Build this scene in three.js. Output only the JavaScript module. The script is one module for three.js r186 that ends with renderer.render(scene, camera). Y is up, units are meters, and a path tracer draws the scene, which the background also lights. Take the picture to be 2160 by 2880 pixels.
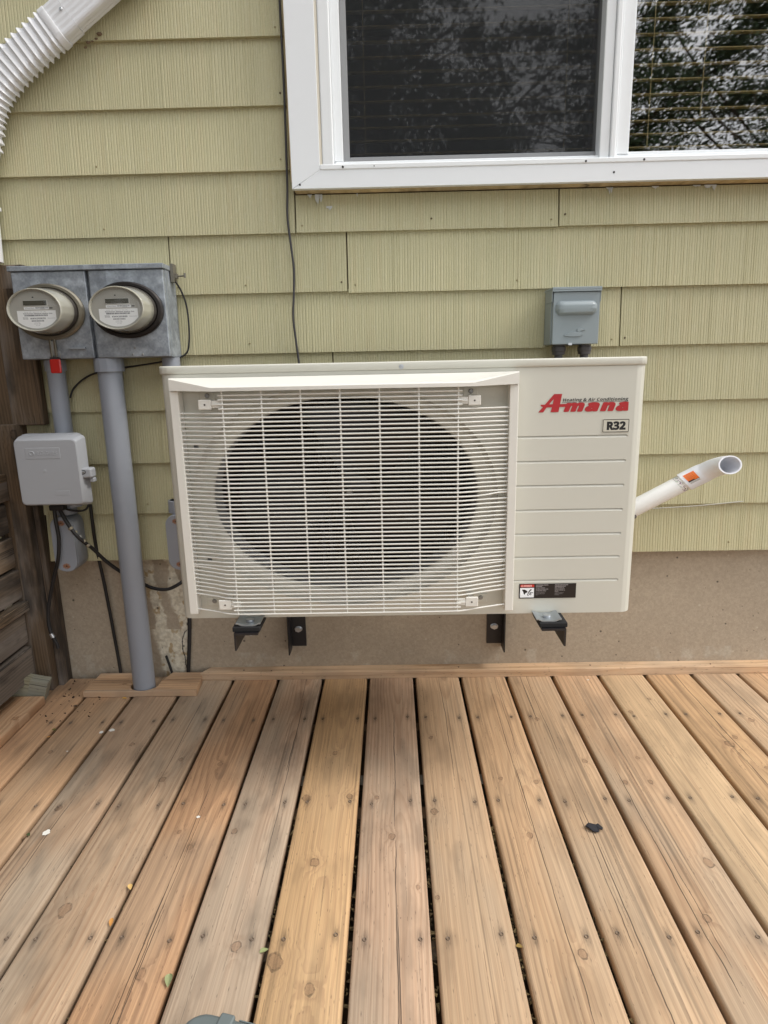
import * as THREE from 'three';
import { mergeGeometries, toCreasedNormals } from 'three/addons/utils/BufferGeometryUtils.js';
import { RoundedBoxGeometry } from 'three/addons/geometries/RoundedBoxGeometry.js';
import { FontLoader } from 'three/addons/loaders/FontLoader.js';
import { TextGeometry } from 'three/addons/geometries/TextGeometry.js';

// ---------------------------------------------------------------- camera, sky, sun, exposure
const scene = new THREE.Scene();
const camera = new THREE.PerspectiveCamera(77.555, 0.75, 0.02, 400);
camera.rotation.order = 'YXZ';
camera.position.set(0, 0.97922, 1.88225);
camera.rotation.set(-0.229425, 0.01529, -0.020833);

const SUN = new THREE.Vector3(0.95, 1.0, 0.18).normalize();
const sun = new THREE.DirectionalLight(0xfff8ee, 1.3);
sun.name = 'sun';
sun.position.copy(SUN).multiplyScalar(12);
sun.castShadow = true; sun.shadow.radius = 30; sun.shadow.mapSize.set(2048, 2048);
Object.assign(sun.shadow.camera, { left: -5, right: 5, top: 5, bottom: -5, near: 0.5, far: 40 });
scene.add(sun); scene.add(sun.target);

const renderer = new THREE.WebGLRenderer({ antialias: true });
renderer.setSize(768, 1024);
renderer.toneMapping = THREE.LinearToneMapping;
renderer.toneMappingExposure = 1.62;
renderer.shadowMap.enabled = true;

// ---------------------------------------------------------------- noise and textures
function rng(seed) { let s = seed >>> 0; return () => { s = (s + 0x6d2b79f5) | 0; let t = Math.imul(s ^ (s >>> 15), 1 | s); t = (t + Math.imul(t ^ (t >>> 7), 61 | t)) ^ t; return ((t ^ (t >>> 14)) >>> 0) / 4294967296; }; }
const hash = (x, y) => { let h = Math.imul(x, 374761393) + Math.imul(y, 668265263) | 0; h = Math.imul(h ^ (h >>> 13), 1274126177); return ((h ^ (h >>> 16)) >>> 0) / 4294967296; };
function noise(x, y) {
  const xi = Math.floor(x), yi = Math.floor(y), fx = x - xi, fy = y - yi;
  const u = fx * fx * (3 - 2 * fx), v = fy * fy * (3 - 2 * fy);
  const a = hash(xi, yi), b = hash(xi + 1, yi), c = hash(xi, yi + 1), d = hash(xi + 1, yi + 1);
  return a + (b - a) * u + (c - a) * v + (a - b - c + d) * u * v;
}
function fbm(x, y, o = 4) { let s = 0, a = 0.5, t = 0; for (let i = 0; i < o; i++) { s += a * noise(x, y); t += a; a *= 0.5; x = x * 2.03 + 17.3; y = y * 2.03 + 9.1; } return s / t; }
const clamp = (x, a = 0, b = 1) => Math.min(b, Math.max(a, x));
const sstep = (a, b, x) => { const t = clamp((x - a) / (b - a)); return t * t * (3 - 2 * t); };
const mix = (a, b, t) => a + (b - a) * t;
const mix3 = (a, b, t) => [mix(a[0], b[0], t), mix(a[1], b[1], t), mix(a[2], b[2], t)];
function dataTex(w, h, fn, repeat = true) {
  const d = new Uint8Array(w * h * 4);
  for (let y = 0; y < h; y++) for (let x = 0; x < w; x++) { const c = fn(x, y), i = (y * w + x) * 4; d[i] = clamp(c[0], 0, 255); d[i + 1] = clamp(c[1], 0, 255); d[i + 2] = clamp(c[2], 0, 255); d[i + 3] = 255; }
  const t = new THREE.DataTexture(d, w, h); t.colorSpace = THREE.SRGBColorSpace; t.magFilter = THREE.LinearFilter; t.minFilter = THREE.LinearMipmapLinearFilter; t.generateMipmaps = true;
  if (repeat) t.wrapS = t.wrapT = THREE.RepeatWrapping;
  t.needsUpdate = true; return t;
}
// overcast sky: bright cloud layer, a little brighter towards the zenith, uneven cloud
{
  const W = 256, H = 128, d = new Float32Array(W * H * 4);
  for (let y = 0; y < H; y++) for (let x = 0; x < W; x++) {
    const el = ((y + 0.5) / H - 0.5) * Math.PI, az = (x + 0.5) / W * Math.PI * 2, s = Math.sin(el);
    const cl = 0.86 + 0.28 * fbm(4 + 2.2 * Math.cos(az) * Math.cos(el), 9 + 2.2 * Math.sin(az) * Math.cos(el) + s * 2, 4);
    let L = s > 0 ? (0.98 + 0.34 * s) * cl : 0.2;
    const i = (y * W + x) * 4; d[i] = L * 0.985; d[i + 1] = L; d[i + 2] = L * 1.03; d[i + 3] = 1;
  }
  const t = new THREE.DataTexture(d, W, H, THREE.RGBAFormat, THREE.FloatType);
  t.mapping = THREE.EquirectangularReflectionMapping; t.magFilter = THREE.LinearFilter; t.needsUpdate = true;
  scene.background = t; scene.environment = t;
}

// ---------------------------------------------------------------- materials
const S = (r, g, b) => new THREE.Color().setRGB(r / 255, g / 255, b / 255, THREE.SRGBColorSpace);
const std = (col, o = {}) => new THREE.MeshStandardMaterial({ color: col, roughness: 0.6, ...o });
const phy = (col, o = {}) => new THREE.MeshPhysicalMaterial({ color: col, roughness: 0.6, ...o });

// ---------------------------------------------------------------- helpers
const used = new Set();
function numbered(n) { if (!used.has(n)) { used.add(n); return n; } let k = 1, s; do s = n + '_' + String(k++).padStart(3, '0'); while (used.has(s)); used.add(s); return s; }
function fin(o) { o.traverse((m) => { if (m.isMesh) { m.castShadow = true; m.receiveShadow = true; } }); return o; }
function thing(name, label, category, o = {}) {
  const g = new THREE.Group(); g.name = numbered(name); scene.add(g);
  if (o.at) g.position.set(...o.at);
  g.userData = { label, category }; if (o.group) g.userData.group = o.group; if (o.kind) g.userData.kind = o.kind;
  return g;
}
function part(name, geo, mat, parent, label) {
  const m = new THREE.Mesh(geo, mat); m.name = name; m.castShadow = m.receiveShadow = true; parent.add(m);
  if (label) m.userData.label = label;
  return m;
}
function single(name, geo, mat, label, category, o = {}) {
  const m = new THREE.Mesh(geo, mat); m.name = numbered(name); m.castShadow = m.receiveShadow = true; scene.add(m);
  m.userData = { label, category }; if (o.group) m.userData.group = o.group; if (o.kind) m.userData.kind = o.kind;
  return m;
}
function boxUV(g, s = 1) {      // uv in metres, by the main direction of each face
  const p = g.attributes.position, n = g.attributes.normal, uv = new Float32Array(p.count * 2);
  for (let i = 0; i < p.count; i++) {
    const ax = Math.abs(n.getX(i)), ay = Math.abs(n.getY(i)), az = Math.abs(n.getZ(i));
    let u, v; if (az >= ax && az >= ay) { u = p.getX(i); v = p.getY(i); } else if (ax >= ay) { u = p.getZ(i); v = p.getY(i); } else { u = p.getX(i); v = p.getZ(i); }
    uv[i * 2] = u * s; uv[i * 2 + 1] = v * s;
  }
  g.setAttribute('uv', new THREE.BufferAttribute(uv, 2)); return g;
}
function box(x0, x1, y0, y1, z0, z1, r = 0) {
  const w = x1 - x0, h = y1 - y0, d = z1 - z0;
  const g = r > 0 ? new RoundedBoxGeometry(w, h, d, 2, Math.min(r, w / 2.01, h / 2.01, d / 2.01)) : new THREE.BoxGeometry(w, h, d);
  g.translate((x0 + x1) / 2, (y0 + y1) / 2, (z0 + z1) / 2); return boxUV(g);
}
const V = (x, y, z) => new THREE.Vector3(x, y, z);
const SQ = 0.75;                 // heights and depths of round things against their widths, as the photograph shows them
function tube(pts, r, o = {}) {  // smooth tube through points
  const c = o.straight ? new THREE.CurvePath() : new THREE.CatmullRomCurve3(pts.map((p) => V(...p)), false, 'centripetal');
  if (o.straight) for (let i = 1; i < pts.length; i++) c.add(new THREE.LineCurve3(V(...pts[i - 1]), V(...pts[i])));
  return new THREE.TubeGeometry(c, o.seg || Math.max(6, pts.length * 8), r, o.rad || 8, false);
}
function rod(a, b, r0, r1 = r0, n = 20, open = false) {
  const A = V(...a), B = V(...b), L = A.distanceTo(B), g = new THREE.CylinderGeometry(r1, r0, L, n, 1, open);
  g.translate(0, L / 2, 0);
  g.applyQuaternion(new THREE.Quaternion().setFromUnitVectors(V(0, 1, 0), B.clone().sub(A).normalize()));
  g.translate(...a); return g;
}
function lathe(profile, axis, n = 40) { // profile [[r, t]...] turned about z (axis 'z') or y
  const g = new THREE.LatheGeometry(profile.map(([r, t]) => new THREE.Vector2(r, t)), n);
  if (axis === 'z') g.rotateX(Math.PI / 2);
  return toCreasedNormals(g, 0.55);
}
function loft(sections, closed = true) { // sections: arrays of [x,y,z] of the same length; caps by fan
  const n = sections[0].length, pos = [], idx = [];
  sections.forEach((s) => s.forEach((p) => pos.push(...p)));
  for (let i = 0; i + 1 < sections.length; i++) for (let j = 0; j < (closed ? n : n - 1); j++) {
    const a = i * n + j, b = i * n + (j + 1) % n, c = a + n, d = b + n; idx.push(a, b, d, a, d, c);
  }
  if (closed) for (const e of [0, sections.length - 1]) for (let j = 1; j + 1 < n; j++) { const o = e * n; e ? idx.push(o, o + j, o + j + 1) : idx.push(o, o + j + 1, o + j); }
  const g = new THREE.BufferGeometry(); g.setAttribute('position', new THREE.Float32BufferAttribute(pos, 3)); g.setIndex(idx);
  let h = g.toNonIndexed(); h.computeVertexNormals(); return h;
}
function rrect(w, h, r, seg = 3) {   // rounded rectangle outline, centred
  const out = [];
  for (const [cx, cy, a0] of [[w / 2 - r, h / 2 - r, 0], [-w / 2 + r, h / 2 - r, 90], [-w / 2 + r, -h / 2 + r, 180], [w / 2 - r, -h / 2 + r, 270]])
    for (let k = 0; k <= seg; k++) { const a = (a0 + 90 * k / seg) * Math.PI / 180; out.push([cx + r * Math.cos(a), cy + r * Math.sin(a)]); }
  return out;
}
function plank(w, t, z0, z1, r = 0.004) {   // board along z, rounded long edges, centred on x = 0, top at y = 0
  const o = rrect(w, t, r, 3), sec = (z, k) => o.map(([a, b]) => [a * k, (b) * k - t / 2, z]);
  const g = loft([sec(z1, 0.985), sec(z1 - 0.003, 1), sec(z0 + 0.003, 1), sec(z0, 0.985)].map((s) => s));
  return toCreasedNormals(g, 0.7);
}
function ellShape(cx, cy, rx, ry, n = 72) { const p = new THREE.Path(); for (let i = 0; i <= n; i++) { const a = -i / n * 2 * Math.PI; i ? p.lineTo(cx + rx * Math.cos(a), cy + ry * Math.sin(a)) : p.moveTo(cx + rx, cy); } return p; }
function rectShape(x0, x1, y0, y1) { const s = new THREE.Shape(); s.moveTo(x0, y0); s.lineTo(x1, y0); s.lineTo(x1, y1); s.lineTo(x0, y1); s.closePath(); return s; }
function rectHole(x0, x1, y0, y1) { const s = new THREE.Path(); s.moveTo(x0, y0); s.lineTo(x0, y1); s.lineTo(x1, y1); s.lineTo(x1, y0); s.closePath(); return s; }
function canvas(w, h, draw) { const c = document.createElement('canvas'); c.width = w; c.height = h; const x = c.getContext('2d'); draw(x, w, h); const t = new THREE.CanvasTexture(c); t.colorSpace = THREE.SRGBColorSpace; t.magFilter = THREE.LinearFilter; return t; }
function sheet(x0, x1, y0, y1, z) { const g = new THREE.PlaneGeometry(x1 - x0, y1 - y0); g.translate((x0 + x1) / 2, (y0 + y1) / 2, z); return g; }
const font = await new FontLoader().loadAsync('fonts/droid/droid_sans_bold.typeface.json');
// ================================================================ SETTING
// ---------------------------------------------------------------- ground
{
  const soil = dataTex(512, 512, (x, y) => { const n = fbm(x / 40, y / 40, 5), g = hash(x, y); const c = mix3([74, 62, 48], [104, 92, 70], n); return c.map((v) => v * (0.75 + 0.5 * g)); });
  soil.repeat.set(40, 40);
  const g = new THREE.PlaneGeometry(160, 160); g.rotateX(-Math.PI / 2); g.translate(0, -0.42, 20);
  const m = single('ground', g, std(0xffffff, { map: soil, roughness: 1 }), 'bare brown soil under the deck and in the yard', 'ground', { kind: 'structure' });
}

// ---------------------------------------------------------------- wood
// colour of a sawn softwood board: u across (m), v along (m)
function woodMap(seed, o) {
  const { w, len, W = 192, H = 1280, base, late, grey, greyAmt = 0.3, ring = 0.006, contrast = 0.5, pith = 0, depth = 0.012, cracks = 1, knots = [], screws = [], dark = 0, hairs = 0 } = o;
  const R = rng(seed * 7919 + 13), ox = R() * 500, oy = R() * 500;
  const splits = []; for (let k = 0; k < cracks; k++) { const c = R() * len; splits.push({ u: pith + (R() - 0.5) * 0.03, a: c - 0.15 - R() * 0.3, b: c + 0.1 + R() * 0.35, ph: R() * 90, wd: 0.00035 + R() * 0.0004 }); }
  if (hairs) for (let k = 0; k < hairs; k++) { const c = R() * len; splits.push({ u: (R() - 0.5) * w * 0.95, a: c - 0.03 - R() * 0.1, b: c + 0.03 + R() * 0.1, ph: R() * 90, wd: 0.00022, soft: 0.72 }); }
  const flecks = []; for (let k = 0; k < 150 * len; k++) flecks.push([(R() - 0.5) * w, R() * len, 0.002 + R() * 0.004, R()]);
  const cells = new Map(); for (const f of flecks) { const k = Math.floor(f[1] / 0.02); for (const q of [k - 1, k, k + 1]) { if (!cells.has(q)) cells.set(q, []); cells.get(q).push(f); } }
  return dataTex(W, H, (px, py) => {
    const u = (px / W - 0.5) * w, v = py / H * len;
    let du = 0.004 * (fbm(v * 3 + ox, oy, 3) - 0.5) * 4 + 0.0015 * (noise(v * 22 + ox, u * 60) - 0.5);
    let d = depth * 2.2 * (fbm(v * 1.15 + oy, ox, 3) - 0.42) * 2;
    let r = Math.hypot((u - pith + du) * 0.55, d * 0.9) + 0.0012 * (fbm(u * 70 + ox, v * 5 + oy, 3) - 0.5);
    let kn = 0, kc = 0;
    for (const [ku, kv, kr] of knots) {
      const q = Math.hypot((u - ku), (v - kv) * 0.8) / kr * (0.8 + 0.4 * noise((u - ku) / kr * 1.3 + kv * 90, (v - kv) / kr * 1.3 + 40));
      if (q < 6) { r += kr * 0.9 * Math.exp(-(q * q) / 5); if (q < 1.15) { kn = Math.max(kn, 1 - sstep(0.8, 1.12, q)); kc = q + 0.15 * noise(u * 400, v * 400); } else kn = Math.max(kn, 0.32 * Math.exp(-Math.pow((q - 1.1) * 1.1, 2))); if (q >= 1.15 && kc === 0) kc = 9; }
    }
    const t = r / ring - Math.floor(r / ring);
    const lw = Math.pow(sstep(0.15, 0.9, t), 1.6) * (1 - sstep(0.9, 1.0, t));
    const soft = 0.25 + 1.3 * fbm(u * 24 + oy, v * 1.6 + ox, 3);
    let c = mix3(base, late, clamp(lw * contrast * soft));
    const fib = fbm(u * 900 + ox, v * 9 + oy, 2) - 0.5, fib2 = noise(u * 300 + oy, v * 2.5) - 0.5;
    let k = 1 + 0.17 * fib + 0.08 * fib2;
    const bun = noise(u * 260 + ox, v * 1.3 + oy) * fbm(u * 22 + oy, v * 2.4, 3); k *= 1 - 0.15 * sstep(0.38, 0.62, bun);
    // weathering: greyed and stained wood with ragged edges
    const st = fbm(u * 11 + ox * 1.3, v * 3.2 + oy, 6) + 0.10 * fib;
    c = mix3(c, grey, clamp(greyAmt * 1.15 * sstep(0.36, 0.74, st)));
    const blot = fbm(u * 30 + oy, v * 9 + ox, 6) + 0.12 * fib; k *= 1 - (0.09 + dark) * sstep(0.46, 0.78, blot);
    k *= 0.93 + 0.14 * fbm(u * 6 + 3, v * 2 + ox, 3);
    if (kn > 0) { const kcol = kc < 3 ? mix3(late.map((q) => q * 0.78), late.map((q) => q * 1.0), noise(u * 700 + 5, v * 700)) : late; c = mix3(c, kcol, kn * (kc < 3 ? 0.5 : 0.3)); if (kc > 0.88 && kc < 1.16) k *= mix(0.68, 1, noise(u * 240 + 9, v * 160)); }
    for (const s of splits) if (v > s.a && v < s.b) {
      const e = Math.min(v - s.a, s.b - v), q = Math.abs(u - s.u - du * 0.6 - 0.003 * (noise(v * 14 + s.ph, 3.3) - 0.5) - 0.0012 * (noise(v * 70 + s.ph, 1.3) - 0.5));
      const wd = s.wd * sstep(0, 0.08, e) * (0.6 + 0.8 * noise(v * 9 + s.ph, 7.7)); if (q < wd * 2) k *= mix(s.soft || 0.48, 1, sstep(wd * 0.6, wd * 2, q));
    }
    const cl = cells.get(Math.floor(v / 0.02)); if (cl) for (const [fu, fv, fl, fa] of cl) { const a = Math.abs(u - fu) / 0.0007, b = Math.abs(v - fv) / fl; if (a < 1 && b < 1) k *= 1 - 0.6 * fa * (1 - a) * (1 - b); }
    for (const [su, sv] of screws) { const a = (u - su), b = (v - sv), q = a * a / 3.6e-5 + b * b / (2.6e-4 * (0.7 + noise(su * 900, sv * 300))); if (q < 5) k *= 1 - 0.28 * Math.exp(-q * 1.1) * (0.5 + noise(u * 900, v * 200)); }
    return [c[0] * k, c[1] * k, c[2] * k];
  });
}
function mapUV(g, fu, fv) { const p = g.attributes.position, uv = new Float32Array(p.count * 2); for (let i = 0; i < p.count; i++) { uv[2 * i] = fu(p.getX(i), p.getY(i), p.getZ(i)); uv[2 * i + 1] = fv(p.getX(i), p.getY(i), p.getZ(i)); } g.setAttribute('uv', new THREE.BufferAttribute(uv, 2)); return g; }
const woodMat = (t, o = {}) => std(new THREE.Color().setScalar(1.0), { map: t, bumpMap: t, bumpScale: 0.0011, roughness: 0.72, ...o });

// ---------------------------------------------------------------- deck
const rowsZ = [0.257, 0.612, 0.965, 1.32, 1.68];
{
  const deck = thing('deck', 'weathered brown softwood deck boards running out from the house wall', 'deck', { kind: 'structure' });
  const tan = [198, 166, 137], pink = [194, 163, 141], org = [190, 151, 119], pale = [207, 176, 144], gry = [168, 153, 134], gl = [140, 106, 80];
  const gaps = [-1.106, -0.958, -0.812, -0.669, -0.523, -0.378, -0.234, -0.089, 0.057, 0.203, 0.350, 0.495, 0.641, 0.787, 0.934, 1.080, 1.226, 1.372];
  const looks = [
    { base: org, g: 0.25, ring: 0.007, contrast: 0.4, cracks: 0, dark: 0.1 },
    { base: [188, 152, 121], g: 0.3, ring: 0.006, contrast: 0.35, cracks: 0 },
    { base: [178, 150, 127], g: 0.85, ring: 0.0055, contrast: 0.5, cracks: 1, dark: 0.12 },
    { base: [182, 154, 130], g: 0.75, ring: 0.0065, contrast: 0.7, cracks: 1, dark: 0.1 },
    { base: [186, 146, 114], g: 0.4, ring: 0.0072, contrast: 0.85, cracks: 4 },
    { base: pink, g: 0.75, ring: 0.0045, contrast: 0.55, cracks: 3, dark: 0.12 },
    { base: [202, 165, 126], g: 0.15, ring: 0.0042, contrast: 0.4, cracks: 0 },
    { base: pink, g: 0.55, ring: 0.0045, contrast: 0.55, cracks: 3, dark: 0.05 },
    { base: tan, g: 0.45, ring: 0.006, contrast: 0.4, cracks: 1 },
    { base: [199, 164, 132], g: 0.4, ring: 0.006, contrast: 0.6, cracks: 3 },
    { base: tan, g: 0.4, ring: 0.0055, contrast: 0.55, cracks: 4 },
    { base: [196, 162, 133], g: 0.55, ring: 0.007, contrast: 0.65, cracks: 2 },
    { base: pale, g: 0.12, ring: 0.005, contrast: 0.35, cracks: 0 },
    { base: [201, 164, 128], g: 0.2, ring: 0.0062, contrast: 0.55, cracks: 3 },
    { base: tan, g: 0.3, ring: 0.006, contrast: 0.5, cracks: 2 },
    { base: [200, 163, 130], g: 0.25, ring: 0.006, contrast: 0.5, cracks: 1 },
    { base: tan, g: 0.35, ring: 0.006, contrast: 0.5, cracks: 1 },
  ];
  const knotsOf = { 3: [[0.02, 0.52, 0.011], [-0.03, 0.9, 0.017], [0.04, 0.44, 0.008]], 4: [[0.012, 0.745, 0.009], [-0.025, 0.70, 0.006], [0.018, 1.03, 0.012], [0.0, 0.46, 0.009]], 5: [[-0.05, 0.70, 0.009], [0.02, 0.98, 0.012]],
    6: [[-0.052, 0.595, 0.014], [0.048, 0.59, 0.011], [-0.01, 0.79, 0.012], [-0.052, 1.01, 0.018], [0.0, 0.42, 0.009], [0.012, 1.06, 0.012]], 7: [[-0.035, 0.595, 0.008], [0.0, 0.72, 0.010], [0.05, 0.855, 0.006]], 8: [[-0.04, 0.355, 0.008], [-0.05, 0.645, 0.011], [-0.06, 0.88, 0.006]],
    9: [[0.0, 0.72, 0.009], [0.052, 0.545, 0.008], [-0.03, 0.53, 0.007], [0.03, 1.0, 0.011]], 10: [[0.045, 0.465, 0.009], [-0.03, 0.27, 0.009]], 11: [[0.03, 0.55, 0.008], [-0.03, 0.55, 0.008], [0.045, 0.8, 0.014], [-0.02, 0.93, 0.010], [0.035, 0.455, 0.008]], 12: [[-0.05, 0.24, 0.009], [0.03, 0.17, 0.007]], 13: [[0.04, 0.5, 0.008], [0.0, 0.40, 0.015], [0.03, 0.37, 0.009]], 14: [[-0.03, 0.29, 0.011], [0.02, 0.4, 0.008]], 2: [[0.03, 0.37, 0.009], [-0.04, 0.62, 0.010]], 1: [[-0.03, 0.4, 0.008]] };
  const screwHead = lathe([[0.004, -0.002], [0.0038, 0.0004], [0.0034, 0.0008], [0.0016, -0.0008], [0.0001, -0.0005]], 'y', 12);
  const screwMat = std(S(112, 96, 82), { metalness: 0.4, roughness: 0.6 });
  const R = rng(5);
  const z0 = -0.012, z1 = 2.55, ML = 1.35;
  for (let i = 0; i < gaps.length - 1; i++) {
    const L = { ...looks[i], base: [looks[i].base[0] * 0.985, looks[i].base[1] * 0.99, looks[i].base[2] * 0.96] }, xa = gaps[i], xb = gaps[i + 1], gap = 0.0085 + 0.002 * R(), w = xb - xa - gap, cx = (xa + xb) / 2;
    const nearEnd = z0 + 0.012 * R();
    const sc = []; for (const z of rowsZ) for (const s of [-1, 1]) sc.push([s * (w * 0.34) + (R() - 0.5) * 0.008, z + (R() - 0.5) * 0.012]);
    const t = woodMap(i + 1, { w, len: ML, W: 208, H: 1700, hairs: 26, base: L.base, late: L.base.map((c, k) => mix(c, gl[k], 0.75)), grey: gry, greyAmt: L.g * 0.8, ring: L.ring, contrast: L.contrast * 0.75, cracks: Math.round(L.cracks * 0.9), pith: (R() - 0.5) * 0.05, depth: 0.010 + R() * 0.012, knots: (knotsOf[i] || []).map(([a, b, c]) => [a, b - z0, c * 0.72]), screws: sc.map(([a, b]) => [a, b - z0]).filter((q) => q[1] < ML), dark: (L.dark || 0) * 0.5 });
    const g = mapUV(plank(w, 0.027, nearEnd, z1, 0.0048), (x) => x / w + 0.5, (x, y, z) => (z - z0) / ML); t.wrapT = THREE.MirroredRepeatWrapping; t.wrapS = THREE.ClampToEdgeWrapping;
    const b = part('deck_board', g, woodMat(t), deck); b.position.set(cx, -0.0006 * R(), 0); b.rotation.z = (R() - 0.5) * 0.006;
    for (const [su, sv] of sc) { const s = part('screw', screwHead, screwMat, b); s.position.set(su, 0.0006, sv); s.rotation.y = R() * 6; }
  }
  const jt = woodMap(60, { w: 0.14, len: 1, W: 96, H: 512, base: [120, 96, 70], late: [80, 60, 40], grey: [100, 90, 78], greyAmt: 0.8 });
  for (const z of rowsZ) part('joist', box(-1.3, 1.5, -0.17, -0.0285, z - 0.019, z + 0.019), woodMat(jt), deck);
  part('joist', box(-1.3, 1.5, -0.17, -0.0285, 0.0, 0.03), woodMat(jt), deck);
}

// ---------------------------------------------------------------- house: foundation, wall, siding, window
const house = thing('house', 'house wall clad in pale green combed shingle siding on a concrete foundation', 'house');
{
  // foundation, x -3..4: the visible stretch carries its own mapped sheet
  const fx0 = -1.45, fx1 = 1.55, fy0 = -0.02, fy1 = 0.43, W = 2048, H = 320;
  const crack = [[-0.70, 0.43], [-0.69, 0.40], [-0.67, 0.375], [-0.655, 0.35], [-0.655, 0.31], [-0.65, 0.27], [-0.645, 0.235], [-0.652, 0.215], [-0.665, 0.19], [-0.668, 0.175], [-0.66, 0.168], [-0.678, 0.15], [-0.69, 0.125], [-0.69, 0.09], [-0.687, 0.06], [-0.683, 0.02], [-0.68, -0.02]];
  const lime = (x, y) => { // two limbs of mineral bloom, meeting low down
    const n = 0.012 * (fbm(x * 45, y * 45, 5) - 0.5) * 2.0;
    const yy = clamp(y, 0, 0.42);
    const right = yy > 0.16 ? mix(-0.678, -0.705, sstep(0.16, 0.40, yy)) : mix(-0.725, -0.684, yy / 0.16);
    const left = yy > 0.16 ? mix(-0.752, -0.782, sstep(0.16, 0.42, yy)) : mix(-0.725, -0.748, yy / 0.16);
    const wr = yy > 0.16 ? 0.021 + 0.01 * Math.sin(yy * 30) : 0.030, wl = yy > 0.16 ? 0.018 : 0.032;
    const a = 1 - sstep(wr * 0.75, wr * 1.25, Math.abs(x - right) + n), b = 1 - sstep(wl * 0.75, wl * 1.3, Math.abs(x - left) + n);
    return Math.max(a, b);
  };
  const dots = []; { const r = rng(9); for (let k = 0; k < 260; k++) dots.push([fx0 + r() * (fx1 - fx0), fy0 + r() * (fy1 - fy0), 0.0012 + r() * r() * 0.005, r()]); }
  const grid = new Map(); for (const q of dots) { const a = Math.floor(q[0] / 0.02), b = Math.floor(q[1] / 0.02); for (let i = -1; i < 2; i++) for (let j = -1; j < 2; j++) { const k = (a + i) * 1000 + b + j; if (!grid.has(k)) grid.set(k, []); grid.get(k).push(q); } }
  const ft = dataTex(W, H, (px, py) => {
    const x = fx0 + px / W * (fx1 - fx0), y = fy0 + py / H * (fy1 - fy0);
    const n = fbm(x * 5, y * 5, 5), f = fbm(x * 160, y * 160, 3), g = hash(px, py);
    let c = mix3([163, 149, 130], [177, 164, 145], n); let k = 0.92 + 0.13 * f + 0.07 * (g - 0.5);
    // trowel marks and pale scuffs
    const sc = fbm(x * 22 + 40, y * 60, 4); c = mix3(c, [176, 162, 142], 0.3 * sstep(0.6, 0.85, sc));
    const l = x > -0.83 && x < -0.6 ? lime(x, y) : 0;
    if (l > 0) { const q = fbm(x * 90 + 7, y * 90, 4); c = mix3(c, mix3([206, 196, 172], [234, 228, 212], q), l * (0.74 + 0.26 * sstep(0.3, 0.55, q))); const rust = fbm(x * 55, y * 40 + 30, 3); c = mix3(c, [158, 128, 84], 0.6 * l * sstep(0.62, 0.74, rust)); }
    // dust line of dried splash along the deck
    const low = fbm(x * 30, y * 18 + 5, 4); if (y < 0.075) c = mix3(c, [186, 178, 164], 0.5 * sstep(0.58, 0.78, low));
    for (let i = 1; i < crack.length; i++) { const [ax, ay] = crack[i - 1], [bx, by] = crack[i]; if (y <= ay && y >= by) { const t = (ay - y) / (ay - by), cx = ax + (bx - ax) * t + 0.004 * (noise(y * 120, 2) - 0.5); if (Math.abs(x - cx) < 0.0016) k *= 0.42; } }
    const dl = grid.get(Math.floor(x / 0.02) * 1000 + Math.floor(y / 0.02)); if (dl) for (const [dx, dy, dr, da] of dl) { const q = Math.hypot(x - dx, y - dy) / dr; if (q < 1) { if (da > 0.45) k *= mix(0.5, 1, q * q); else { c = mix3(c, [205, 196, 178], 0.6 * (1 - q)); } } }
    return c.map((v) => v * k);
  });
  const fm = std(0xffffff, { map: ft, bumpMap: ft, bumpScale: 0.0025, roughness: 0.95 });
  const g = mapUV(box(fx0, fx1, -0.5, 0.44, -0.24, -0.02), (x) => (x - fx0) / (fx1 - fx0), (x, y) => (y - fy0) / (fy1 - fy0));
  part('foundation', g, fm, house, 'brown grey concrete foundation with a cracked white mineral bloom');
  const fm2 = std(S(160, 146, 126), { roughness: 0.95 });
  part('foundation', box(-4, fx0, -0.5, 0.44, -0.24, -0.02), fm2, house); part('foundation', box(fx1, 5, -0.5, 0.44, -0.24, -0.02), fm2, house);
  // wall core round the window opening, and the dark room behind it
  const core = std(S(96, 84, 66), { roughness: 0.95 }), room = std(S(120, 112, 100), { roughness: 0.95 });
  const ox0 = -0.17, ox1 = 1.62, oy0 = 1.47, oy1 = 2.36;
  part('wall_core', box(-4, ox0, 0.441, 3.2, -0.2, -0.004), core, house); part('wall_core', box(ox1, 5, 0.441, 3.2, -0.2, -0.004), core, house);
  part('wall_core', box(ox0, ox1, 0.441, oy0, -0.2, -0.004), core, house); part('wall_core', box(ox0, ox1, oy1, 3.2, -0.2, -0.004), core, house);
  part('room_wall', box(-4, -3.9, 0.3, 3.2, -3.2, -0.201), room, house); part('room_wall', box(4.9, 5, 0.3, 3.2, -3.2, -0.201), room, house); part('room_wall', box(-4, 5, 0.3, 3.2, -3.3, -3.201), room, house);
  part('room_floor', box(-4, 5, 0.2, 0.299, -3.3, -0.241), room, house); part('roof', box(-4.2, 5.2, 3.201, 3.3, -3.5, 0.03), core, house);
}
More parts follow.
